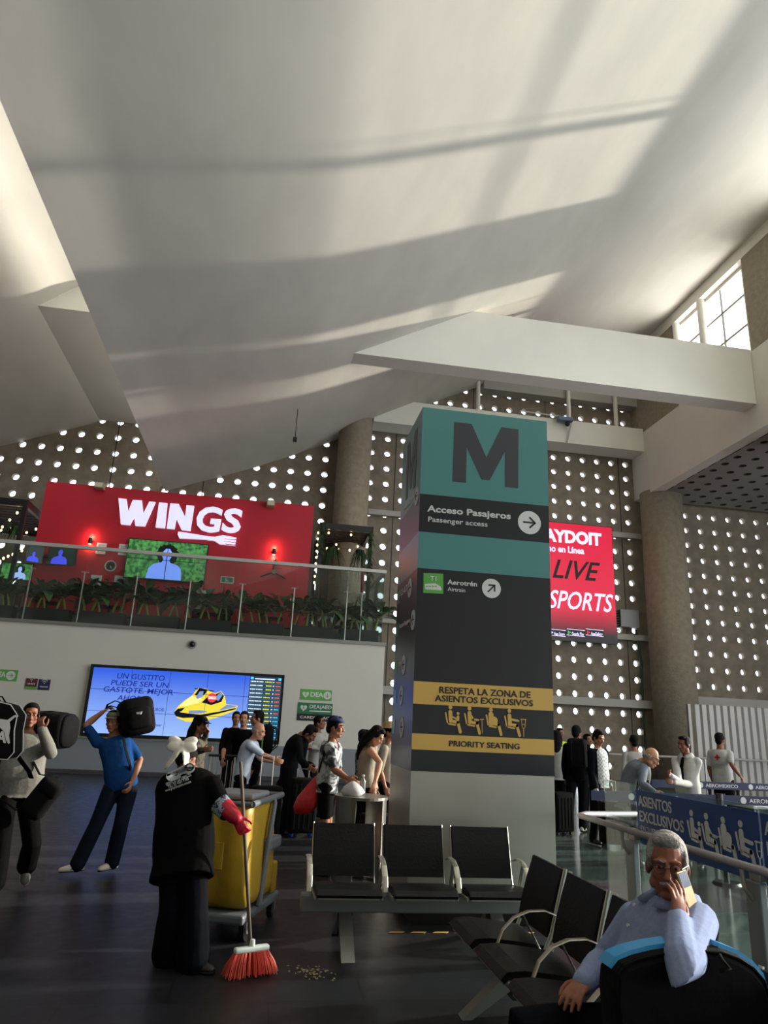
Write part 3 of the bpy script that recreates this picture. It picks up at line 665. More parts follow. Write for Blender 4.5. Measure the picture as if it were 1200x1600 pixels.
for (x, y), lb in (((156.5, 760), 'beige floodlight box on the red wall top left of the lit letters'), ((423, 788), 'beige floodlight box on the red wall top right of the lit letters')):
    p = PR(x, y); t = thing('floodlight', lb, 'lamp', (p.x, RY-.15, p.z-.1), group='floodlights on the red wall')
    MB().rbox((p.x-.14, RY-.32, p.z-.1), (p.x+.14, RY-.03, p.z+.1), .02).build('housing', M_beige, t); MB().box((p.x-.11, RY-.335, p.z-.07), (p.x+.11, RY-.32, p.z+.07)).build('lens', mat('lamp_lens', '#c4bba2', .3), t)
    MB().box((p.x-.03, RY-.04, p.z-.02), (p.x+.03, RY+.0, p.z+.1)).build('bracket', M_black, t)
def sconce(x, y, lb):
    p = PR(x, y, RY-.1); t = thing('wall_sconce', lb, 'lamp', (p.x, RY-.06, p.z-.1), group='up-and-down sconces on the red wall')
    MB().cyl((p.x, RY-.1, p.z-.1), (p.x, RY-.1, p.z+.1), .055, 16).build('shade', M_black, t)
    MB().cyl((p.x, RY-.1, p.z+.1), (p.x, RY-.1, p.z+.108), .045, 12).build('bulb', emat('amber_bulb', '#ffb070', 8), t); MB().cyl((p.x, RY-.1, p.z-.108), (p.x, RY-.1, p.z-.1), .045, 12).build('bulb', MATS['amber_bulb'], t)
    MB().box((p.x-.03, RY-.06, p.z-.04), (p.x+.03, RY, p.z+.04)).build('mount', M_black, t)
    for s in (1, -1):
        l = lamp('POINT', 'sconce_glow', 9, (1, .45, .25), shadow_soft_size=.03); l.location = (p.x, RY-.13, p.z+s*.17)
sconce(141, 845, 'small black sconce glowing beside the picture frames on red wall'); sconce(428, 862, 'small black sconce glowing above the three-armed ornament')
# ornament
p = PR(428, 893); t = thing('wall_ornament', 'black three-armed ornament below the right sconce on red wall', 'ornament', (p.x, RY-.08, p.z))
for a in (90, 205, -25):
    MB().tube([(p.x, RY-.07, p.z), (p.x+.22*cos(R(a)), RY-.09, p.z+.22*sin(R(a))), (p.x+.42*cos(R(a)), RY-.06, p.z+.42*sin(R(a)))], [.035, .06, .04], 10, ry=[.02, .03, .02], round_=True).build('arm', M_black, t, smooth=True)
MB().cyl((p.x, RY, p.z), (p.x, RY-.12, p.z), .08, 16).build('hub', mat('ornament_brass', '#7d6a4a', .4, .6), t)
# pictures, clock
M_fr = mat('white_frame', '#cfcfcd', .5)
for (x, y, w_, h_), lb in (((158, 857, .3, .36), 'white framed picture upper left of the clock'), ((193, 859, .3, .36), 'white framed picture upper right of the clock beside video screen'), ((149.5, 909, .32, .42), 'white framed picture lower left below the clock'), ((186.5, 909, .32, .38), 'white framed picture lower right below the clock')):
    p = PR(x, y, RY-.03); t = thing('picture_frame', lb, 'picture', (p.x, RY-.02, p.z-h_/2), group='framed pictures round the clock')
    fr = MB()
    for a, b in (((-w_/2, -h_/2), (w_/2, -h_/2+.05)), ((-w_/2, h_/2-.05), (w_/2, h_/2)), ((-w_/2, -h_/2+.05), (-w_/2+.05, h_/2-.05)), ((w_/2-.05, -h_/2+.05), (w_/2, h_/2-.05))): fr.box((p.x+a[0], RY-.04, p.z+a[1]), (p.x+b[0], RY, p.z+b[1]))
    fr.build('frame', M_fr, t); MB().box((p.x-w_/2+.05, RY-.025, p.z-h_/2+.05), (p.x+w_/2-.05, RY, p.z+h_/2-.05)).build('mat_board', mat('mat_board', '#b9bcbc', .7), t)
    MB().box((p.x-w_*.26, RY-.03, p.z-h_*.2), (p.x+w_*.26, RY-.02, p.z+h_*.12)).build('print', mat('grey_print', '#6f7674', .6, var=.4, vscale=9), t)
p = PR(172.5, 884, RY-.05); t = thing('wall_clock', 'round black wall clock with white rim between four pictures', 'clock', (p.x, RY-.03, p.z-.17))
MB().disc((p.x, RY, p.z), EX, EZ, .155, 28, (0, -.03, 0)).build('face', M_black, t); MB().annulus((p.x, RY-.001, p.z), EX, EZ, .15, .175, (0, -.05, 0)).build('rim', M_fr, t)
hd = MB()
for a, l in ((-60, .1), (-85, .08)): stroke(hd, [(0, 0), (l*cos(R(a)), l*sin(R(a)))], .012, (p.x, RY-.032, p.z), EX, EZ, (0, -.003, 0))
hd.build('hand', M_fr, t); tk = MB()
for i in range(12): a = 2*pi*i/12; tk.disc((p.x+.125*cos(a), RY-.03, p.z+.125*sin(a)), EX, EZ, .01, 6, (0, -.004, 0))
tk.build('dial_marks', M_fr, t)

# screens with a blue figure on green foliage
def noise_screen(name, c0, c1, scale, s):
    m = bpy.data.materials.new(name); m.use_nodes = True; nt = m.node_tree; b = nt.nodes['Principled BSDF']; n = nt.nodes.new('ShaderNodeTexNoise'); n.inputs['Scale'].default_value = scale; n.inputs['Detail'].default_value = 9
    tc = nt.nodes.new('ShaderNodeTexCoord'); nt.links.new(tc.outputs['Object'], n.inputs['Vector']); r = nt.nodes.new('ShaderNodeValToRGB'); nt.links.new(n.outputs[0], r.inputs[0])
    r.color_ramp.elements[0].position = .38; r.color_ramp.elements[1].position = .62; r.color_ramp.elements[0].color = (*lin(c0), 1); r.color_ramp.elements[1].color = (*lin(c1), 1)
    nt.links.new(r.outputs[0], b.inputs['Emission Color']); b.inputs['Emission Strength'].default_value = s; b.inputs['Base Color'].default_value = (.01, .01, .01, 1); return m
M_gscr = noise_screen('green_foliage_screen', '#1d5a2c', '#5fae5c', 9, .8); E_fig = emat('figure_blue', '#7d9cff', .9); E_fig2 = emat('figure_deep_blue', '#4a52f0', .9)
def bust(s, hair=True):
    """outline of a generic bust, 2-D"""
    body = [(-.55, 0), (-.5, .32), (-.36, .46), (-.14, .52), (-.1, .6), (-.15, .72), (-.13, .86), (-.04, .96), (.06, .95), (.13, .85), (.13, .7), (.08, .6), (.12, .52), (.34, .46), (.46, .34), (.5, 0)]
    return [(x*s, y*s) for x, y in body]
def screen(name, label, x0, x1, z0, z1, Y, scr, fig, bs, bx_, grid=False, rot=0., halo=None, group=None):
    t = thing(name, label, 'screen', ((x0+x1)/2, Y, z0), group=group); c = V(((x0+x1)/2, Y, z0)); t.rotation_euler = (0, 0, rot); Q = M4.Rotation(rot, 4, 'Z'); W_, Hh = x1-x0, z1-z0
    def loc(mb): mb.v = [Q @ (p-c)+c if False else p-c for p in mb.v]; return mb
    k = dict(world=False)
    loc(MB().box((x0-.03, Y-.03, z0-.03), (x1+.03, Y+.06, z1+.03))).build('bezel', M_black, t, **k)
    loc(MB().box((x0, Y-.034, z0), (x1, Y-.02, z1))).build('display', scr, t, **k)
    if halo:
        pts = [(halo*(1+.12*random.uniform(-1, 1))*cos(2*pi*i/40), halo*(1+.12*random.uniform(-1, 1))*sin(2*pi*i/40)) for i in range(40)]
        cz = z0+bs*.78; pts = [(a, min(b, z1-.02-cz)) for a, b in pts]
        loc(MB().prism(pts, (x0+W_*bx_, Y-.035, cz), EX, EZ, (0, -.003, 0))).build('dark_hair', emat('hair_dark', '#0e1a12', .6), t, **k)
    loc(MB().prism([(a, b) for a, b in bust(bs) ], (x0+W_*bx_, Y-.04, z0+.005), EX, EZ, (0, -.003, 0))).build('blue_figure', fig, t, **k)
    if grid: loc(MB().box(((x0+x1)/2-.012, Y-.045, z0), ((x0+x1)/2+.012, Y-.03, z1)).box((x0, Y-.045, (z0+z1)/2-.01), (x1, Y-.03, (z0+z1)/2+.01))).build('screen_joints', M_black, t, **k)
    loc(MB().box(((x0+x1)/2-.1, Y+.06, z0+Hh*.3), ((x0+x1)/2+.1, Y+.1, z1-Hh*.3))).build('wall_mount', M_black, t, **k)
    return t
random.seed(5)
a, b = PY(203, 843, RY-.1), PY(318, 909, RY-.1)
screen('video_screen', 'big four-panel screen with pale blue figure on green on the red wall', a.x, b.x, (PY(199, 903, RY-.1).z+b.z)/2, (a.z+PY(321, 851, RY-.1).z)/2, RY-.1, M_gscr, E_fig, 1.05, .5, True, halo=.34)
p = PY(97, 869, RY-.35); screen('television', 'dark television with deep blue figure left of the left sconce', p.x-.41, p.x+.41, p.z-.27, p.z+.27, RY-.35, emat('screen_dark', '#20302a', .5), E_fig2, .48, .45, rot=R(-8))
MB().box((p.x-.9, RY-.26, p.z-.03), (p.x-.3, RY-.0, p.z+.03)).build('mount_arm', M_black, bpy.data.objects['television'])
p = PY(26, 893, RY-.5); screen('television', 'television with pale blue figure on green at the left photo edge', p.x-.43, p.x+.43, p.z-.24, p.z+.24, RY-.5, M_gscr, emat('figure_pale', '#a9c0ff', .95), .4, .62, halo=.14)
p = PY(55, 866, RY-.6); screen('television', 'narrow angled television with blue figure between two others at left', p.x-.2, p.x+.2, p.z-.25, p.z+.25, RY-.6, emat('screen_grey', '#3a4444', .5), E_fig2, .32, .4, rot=R(25))
for (x, y), lb in (((355, 906), 'green exit sign on red wall right of the big screen'), ((459, 941), 'small green exit sign low on red wall by the planters')):
    p = PR(x, y, RY-.03); t = thing('exit_sign', lb, 'sign', (p.x, RY-.03, p.z-.09)); w_ = .18 if x < 400 else .1
    MB().box((p.x-w_-.03, RY-.03, p.z-.11), (p.x+w_+.03, RY, p.z+.11)).build('panel', M_fr, t); MB().box((p.x-w_, RY-.035, p.z-.08), (p.x+w_, RY-.028, p.z+.08)).build('green_field', mat('exit_green', '#2c6b45', .5), t)
    mb = MB(); stroke(mb, [(-.06, .02), (-.02, -.03), (-.05, -.07)], .02, (p.x, RY-.036, p.z), EX, EZ, (0, -.003, 0)); stroke(mb, [(-.02, .0), (.04, -.06)], .02, (p.x, RY-.036, p.z), EX, EZ, (0, -.003, 0)); mb.disc((p.x-.04, RY-.036, p.z+.05), EX, EZ, .016, 10, (0, -.003, 0)); mb.build('running_figure', M_fr, t)

# planters and their plants along the glass
M_plant = mat('black_planter', '#17181a', .6); M_ledge = mat('planter_ledge', '#a3a49f', .6)
struct('trim_12', MB().box((-16, 21.95, MZ), (3.3, 22.1, MZ+.36)), M_ledge)
def leaf(mb, base, direc, L, wd, droop, fold=.15):
    """a curved blade leaf with midrib fold"""
    d = V(direc).normalized(); side = d.cross(EZ).normalized() if abs(d.z) < .99 else EX.copy(); n = 6; rows = []
    for i in range(n+1):
        u = i/n; c = V(base)+d*(L*u)+EZ*(-droop*L*u*u); wv = wd*sin(pi*min(1, .08+u*.92))**.8*.5
        rows.append((c-side*wv+EZ*wv*fold, c, c+side*wv+EZ*wv*fold))
    vs = [p for r in rows for p in r]; fs = []
    for i in range(n):
        for k in (0, 1): a = i*3+k; fs.append((a, a+1, a+4, a+3))
    mb.add(vs, fs)
def plant_proto(seed, kind):
    random.seed(seed); t = thing('potted_plant', 'x', 'plant', (0, 0, 0))
    st = MB(); lf = MB(); h = random.uniform(.38, .52); lean = V((random.uniform(-.15, .15), random.uniform(-.06, .06), h)); st.tube([(0, 0, 0), lean*.5+V((0, 0, .02)), lean], [.035, .028, .018], 7)
    st.build('stem', M_stem, t, world=False, smooth=True)
    if kind == 0:
        for i in range(20):
            a = 2*pi*i/13*2.4+random.uniform(-.3, .3); el = random.uniform(.2, 1.3); d = V((cos(a)*cos(el), sin(a)*cos(el)*.6, sin(el)))
            b0 = lean*random.uniform(.75, 1); tip = b0+d*random.uniform(.1, .26); lf.tube([b0, tip], [.008, .006], 5); leaf(lf, tip, d+V((0, 0, -.1)), random.uniform(.32, .54), random.uniform(.17, .26), random.uniform(.2, .8))
    else:
        for i in range(34):
            a = random.uniform(0, 2*pi); el = random.uniform(-.1, 1.4); d = V((cos(a)*cos(el), sin(a)*cos(el)*.7, sin(el))); leaf(lf, lean, d, random.uniform(.35, .62), .035, random.uniform(.2, .9))
    lf.build('foliage', M_leaf, t, world=False); return t
protos = [plant_proto(i, 0) for i in (1, 2, 4)]+[plant_proto(5, 1)]
used = [False]*4; PLX = []
x = -10.6; pi_ = 0; spans = []
while x < 3.2:
    x1 = min(x+1.32, 3.25); spans.append((x, x1)); x += 1.53
spans = [(a+.0, b) for a, b in spans]
pl0 = None
off = PY(34, 960, 21.5).x; k = math.floor((off+10.6)/1.53); sh = off-(-10.6+1.53*k)
spans = [(a+sh, min(b+sh, 3.3)) for a, b in spans if a+sh < 2.6]
random.seed(11); cnt = 0
for i, (a, b) in enumerate(spans):
    if pl0 is None or b-a < 1.2:
        t = thing('planter', 'long black planter box behind the mezzanine glass', 'planter', ((a+b)/2, 21.5, MZ), group='black planters along the mezzanine glass'); c = (a+b)/2
        sh_ = MB(); w2 = (b-a)/2
        for q0, q1 in (((-w2, -.2, 0), (w2, .2, .03)), ((-w2, -.2, .03), (w2, -.17, .42)), ((-w2, .17, .03), (w2, .2, .42)), ((-w2, -.17, .03), (-w2+.03, .17, .42)), ((w2-.03, -.17, .03), (w2, .17, .42))): sh_.box(q0, q1)
        sh_.build('box', M_plant, t, world=False); MB().box((-w2+.03, -.17, .03), (w2-.03, .17, .37)).build('soil', mat('dark_soil', '#1d1712', .95), t, world=False)
        if pl0 is None: pl0 = t
    else:
        t = copy_tree(pl0); t.location = ((a+b)/2, 21.5, MZ)
    n = 5 if b-a > 1 else 2
    for q in range(n):
        px_ = a+(q+.5)*(b-a)/n+random.uniform(-.08, .08); kd = 3 if (-1.6 < px_ < -1.0 or (px_ > .2 and q % 2)) else random.choice((0, 1, 2))
        o = protos[kd] if not used[kd] else copy_tree(protos[kd]); used[kd] = True
        o.location = (px_, 21.5, MZ+.37); o.rotation_euler = (0, 0, random.uniform(-.5, .5)+(pi if random.random() < .5 else 0)); s = random.uniform(1.05, 1.4); o.scale = (s, s, s)
        if kd == 3: o['label'] = 'spiky thin-leaved plant growing in a black planter box'; o['group'] = 'spiky planter plants'
        else: o['label'] = 'broad-leaved dark plant growing in a black planter box'; o['group'] = 'broad-leaved planter plants'

# mezzanine glass railing
gr = thing('glass_railing', 'long glass railing with pale top rail along the mezzanine edge', 'railing', (-5, 21.08, MZ))
M_rail = mat('pale_metal_rail', '#b9b8b2', .4, .3); M_rglass = glass_mat('railing_glass', (.86, .92, .9), .97, .02, .05)
seams = [PY(x, 970, 21.05).x for x in (33, 119, 204, 290, 373, 456, 540)]; seams = [seams[0]-3.1, seams[0]-1.55]+seams+[3.38]
rz_ = 6.17
for a, b in zip(seams, seams[1:]): MB().box((a+.012, 21.04, MZ+.03), (b-.012, 21.055, rz_-.03)).build('glass_pane', M_rglass, gr)
MB().box((-11, 21.0, rz_-.05), (3.42, 21.09, rz_+.05)).build('top_rail', M_rail, gr)
gr2 = thing('glass_railing', 'short glass railing returning at the right end of the mezzanine', 'railing', (3.37, 24, MZ))
MB().box((3.36, 21.12, MZ+.03), (3.375, 26.5, rz_-.03)).build('glass_pane', M_rglass, gr2); MB().box((3.33, 21.12, rz_-.05), (3.42, 26.6, rz_+.05)).build('top_rail', M_rail, gr2)
for a in seams[1:-1]+[2.7]: MB().cyl((a, 21.1, MZ), (a, 21.1, MZ+1.5), .022, 8).box((a-.1, 21.08, MZ+1.49), (a+.1, 21.12, MZ+1.52)).build('post', M_steel, gr)
MB().box((-11, 21.02, MZ-.02), (3.4, 21.08, MZ+.04)).build('base_shoe', M_rail, gr)

# pergolas with bulbs and hanging greenery
def bulbs(par, pts):
    for p in pts: MB().ell(p, (.035, .035, .045), nu=8, nv=6).build('bulb', M_bulb, par, smooth=True)
    MB().tube([V(p)+V((0, 0, .05)) for p in pts], .006, 5).build('cable', M_black, par)
def vine(mb, x, y, z0, z1, r, n):
    for i in range(n):
        z = random.uniform(z1, z0); a = random.uniform(0, 2*pi); leaf(mb, (x+r*cos(a)*.4, y+r*sin(a)*.4, z), (cos(a), sin(a), -.6), random.uniform(.1, .24)*(1 if r < .2 else 1.3), .05, .6)
def pergola(name, label, x0, x1, y0, y1, z, postx):
    t = thing(name, label, 'pergola', ((x0+x1)/2, (y0+y1)/2, MZ))
    MB().box((x0, y0, z-.22), (x1, y0+.12, z)).build('beam', M_black, t); MB().box((x0, y1-.12, z-.22), (x1, y1, z)).build('beam', M_black, t)
    for xx in (x0, x1-.12): MB().box((xx, y0+.12, z-.22), (xx+.12, y1-.12, z)).build('beam', M_black, t)
    for xx in postx:
        for yy in (y0, y1-.12): MB().box((xx, yy, MZ), (xx+.12, yy+.12, z-.22)).build('post', M_black, t)
    sl = MB(); n = int((y1-y0)/.34)
    for i in range(n): yy = y0+.2+i*.34; sl.box((x0+.1, yy, z-.14), (x1-.1, yy+.24, z-.1))
    tag(sl.build('slats', M_wood, t), kind='stuff'); return t
pr = pergola('pergola', 'dark timber pergola with bulbs and hanging plants right of the red wall', 1.4, 3.3, 23.6, 26.4, 8.3, (1.42, 3.16))
random.seed(21); pts = []
bulbs(pr, [(1.75+1.2*i/3, 23.9+(i % 2)*1.2, 8.02-.1*(i % 2)) for i in range(4)]); bulbs(pr, [(1.8+.42*i, 24.9, 7.7) for i in range(3)]); bulbs(pr, [(1.36, 23.55, 7.9-.22*i) for i in range(9)])
vn = MB(); vine(vn, 1.5, 23.5, 8.3, 7.2, .12, 70); vine(vn, 3.22, 23.5, 8.25, 6.3, .1, 90); vn.build('ivy', M_leaf, pr)
for x, y in ((1.95, 24.1), (2.95, 24.3)):
    t = thing('hanging_plant', 'trailing fern hanging %s inside the right pergola' % ('near the red wall' if x < 2.2 else 'near the end post'), 'plant', (x, y, 7.1)); hb = MB()
    for i in range(60):
        a = random.uniform(0, 2*pi); leaf(hb, (x, y, 7.55), (cos(a), sin(a), random.uniform(.2, 1.2)), random.uniform(.4, .75), .03, random.uniform(1.2, 2.6))
    hb.build('fronds', M_leaf, t); MB().cyl((x, y, 7.4), (x, y, 7.58), .13, 14, .16).build('pot', M_plant, t); MB().cyl((x, y, 7.58), (x, y, 8.1), .006, 5).build('cord', M_black, t)
tag(MB().box((3.08, 24.2, 6.1), (3.14, 24.6, 7.0)).build('red_banner', mat('red_banner', '#a01828', .6)), 'small red banner hanging beside the right pergola post', 'banner')
pr = pergola('pergola', 'dark timber pergola with warm bulbs at the left photo edge', -11.5, -7.62, 21.9, 26, 7.7, (-7.74, -11.4))
bulbs(pr, [(-8.0-.3*i, 22.3+.35*(i % 3), 7.36-.16*(i % 3)) for i in range(6)]); bulbs(pr, [(-7.8-.26*i, 23.6, 7.2-.14*(i % 3)) for i in range(5)]); bulbs(pr, [(-7.75-.12*i, 22.6, 6.25-.07*i) for i in range(5)])
hb = MB(); t = thing('hanging_plant', 'trailing plant hanging from the left pergola', 'plant', (-7.95, 22.3, 6.8))
for i in range(50): a = random.uniform(0, 2*pi); leaf(hb, (-7.95, 22.3, 6.95), (cos(a), sin(a), random.uniform(0, 1.2)), random.uniform(.3, .55), .05, random.uniform(.8, 2))
hb.build('fronds', M_leaf, t); MB().cyl((-7.95, 22.3, 6.8), (-7.95, 22.3, 6.97), .12, 14, .15).build('pot', M_plant, t); MB().cyl((-7.95, 22.3, 6.97), (-7.95, 22.3, 7.55), .006, 5).build('cord', M_black, t)

# ------------------------------------------------------------------ people
def cloth(name, c, rough=.85, var=.08, vs=12, bump=.5): return mat('cloth_'+name, c, rough, bump=bump, bscale=9, var=var, vscale=vs, spec=.06)
SKIN = {n: mat('skin_'+n, c, .55, var=.06, vscale=14, spec=.35) for n, c in (('tan', '#9a6a50'), ('brown', '#80523d'), ('light', '#b58468'), ('ruddy', '#8c5844'))}
M_hair = mat('black_hair', '#0a0807', .75, bump=.6, bscale=60, spec=.15); M_grey = mat('grey_hair', '#8b8783', .7, bump=.8, bscale=70, var=.25, vscale=30); M_brownhair = mat('dark_brown_hair', '#2a1a12', .75, bump=.6, bscale=60, spec=.15)
M_eye = mat('eye_white', '#9a9189', .3); M_iris = mat('dark_iris', '#1a100b', .2); M_lip = mat('lips', '#6f3a33', .5)
def basis(fwd, upv=EZ):
    """columns: right (viewer of the face sees it left-right), back, up; a head looking along fwd"""
    f = V(fwd).normalized(); u = (V(upv)-f*V(upv).dot(f)).normalized(); s = (-f).cross(u)
    return M4((( s.x, -f.x, u.x), (s.y, -f.y, u.y), (s.z, -f.z, u.z))).to_3x3()
def head_shape(mb, c, B, k, jaw=1.):
    q = B; E = lambda p, r, qq=None: mb.ell(c+q @ (V(p)*k), [x*k for x in r], q if qq is None else q @ qq, 16, 11)
    E((0, .012, .035), (.074, .094, .095)); E((0, -.03, -.04), (.058*jaw, .062, .078)); E((0, -.066, -.093), (.03*jaw, .026, .022)); E((0, .03, -.02), (.062, .06, .06))
    for s in (1, -1):
        E((s*.028, -.083, .036), (.027, .013, .009)); E((s*.04, -.066, -.018), (.024, .022, .024)); E((s*.05*jaw, -.02, -.06), (.02, .035, .026)); E((s*.076, .012, -.008), (.010, .022, .033), M4.Rotation(s*.35, 3, 'Z'))
    mb.tube([c+q @ (V(p)*k) for p in ((0, -.084, .026), (0, -.098, .0), (0, -.112, -.022), (0, -.1, -.034))], [.009*k, .011*k, .015*k, .012*k], 8, round_=True)
    for s in (1, -1): E((s*.012, -.096, -.028), (.009, .011, .008))
    E((0, -.085, -.062), (.024, .014, .011))
def hand_shape(mb, wr, d, nrm, k, curl=.5, spread=.12, thumb=1, curls=None, fist=False):
    """palm, four fingers and a thumb; d along the hand, nrm out of the palm; thumb=+-1 side"""
    d = V(d).normalized(); nrm = V(nrm); nrm = (nrm-d*nrm.dot(d)).normalized(); s = d.cross(nrm)*thumb
    Q = M4(((s.x, nrm.x, d.x), (s.y, nrm.y, d.y), (s.z, nrm.z, d.z))).to_3x3()
    mb.ell(wr+d*.048*k, (.04*k, .016*k, .056*k), Q, 12, 9); mb.ell(wr+d*.07*k, (.041*k, .013*k, .03*k), Q, 12, 9)
    mb.tube([wr-d*.02*k, wr+d*.03*k], [.026*k, .028*k], 10, ry=[.02*k, .018*k], ref=nrm)
    ax = s*thumb
    for i, (off, L) in enumerate(((.03, .078), (.0105, .088), (-.0095, .082), (-.029, .064))):
        cu = curls[i] if curls else curl; p = wr+d*.088*k+s*off*k; dd = (d+s*(off*spread/.03)).normalized(); pts = [p-dd*.02*k, p]
        for j, fr in enumerate((.45, .31, .24)):
            dd = (dd*cos(cu*(.8, 1.1, .7)[j])+nrm*sin(cu*(.8, 1.1, .7)[j])).normalized(); nn = nrm; p = p+dd*L*fr*k; pts.append(p.copy())
            # keep curling toward the palm
            nrm_l = (nrm-d*.9*math.sin(min(1.5, cu*(j+1)))).normalized(); 
            if j < 2: nrm2 = nrm_l
            nrm_c = nrm_l; 
            dd = (dd+(nrm_c-dd*nrm_c.dot(dd))*.0).normalized()
        mb.tube(pts, [.0095*k, .0098*k, .009*k, .0083*k, .007*k], 8, round_=True)
    t0 = wr+d*.022*k+s*.026*k; t1 = t0+(d*.5+s*.75+nrm*.3).normalized()*.036*k; t2 = t1+(d*.8+s*.3+nrm*(.3+curl*.4)).normalized()*.032*k; t3 = t2+(d*.9+nrm*(.2+curl*.5)-s*.1).normalized()*.024*k
    mb.tube([t0-d*.01*k, t0, t1, t2, t3], [.014*k, .0155*k, .012*k, .0105*k, .0085*k], 8, round_=True)
def shoe(par, an, toe, k, m, m_sole, z0, name='shoe', stripe=None):
    t = V(toe).normalized(); u = (EZ-t*EZ.dot(t)).normalized(); s = t.cross(u); h = an-u*.075*k; rings = []; srings = []
    for y, w_, hh in ((-.075, .026, .05), (-.055, .036, .075), (-.01, .039, .085), (.04, .04, .07), (.09, .045, .055), (.14, .043, .042), (.17, .03, .032), (.185, .012, .022)):
        c = h+t*y*k; rings.append([c+s*(w_*k*cos(a))+u*(max(0, sin(a))*hh*k+.018*k+min(0, sin(a))*.006*k) for a in [2*pi*i/12 for i in range(12)]])
        srings.append([c+s*(w_*1.07*k*cos(a))+u*((.012+.012*sin(a))*k) for a in [2*pi*i/12 for i in range(12)]])
    o = MB().loft(rings).build(name, m, par, smooth=True); MB().loft(srings).build('sole', m_sole, o, smooth=True)
    if stripe:
        mb = MB()
        for sd in (1, -1):
            for y in (.02, .045, .07): c = h+t*y*k+s*sd*.0425*k; mb.tube([c+u*.025*k, c+u*.06*k-t*.018*k-s*sd*.006*k], .004*k, 6)
        mb.build('stripes', stripe, o)
    return o
def oval_ring(c, a, b, ra, rb, n=20, p=2.4):
    out = []
    for i in range(n):
        t = 2*pi*i/n; ct, st = cos(t), sin(t); out.append(c+a*(ra*abs(ct)**(2/p)*(1 if ct >= 0 else -1))+b*(rb*abs(st)**(2/p)*(1 if st >= 0 else -1)))
    return out
DEF_TORSO = ((-.12, .150, .100), (0., .158, .108), (.2, .152, .104), (.36, .142, .098), (.55, .150, .106), (.75, .168, .112), (.86, .160, .1), (.94, .115, .082), (.985, .078, .066), (1.04, .062, .058))
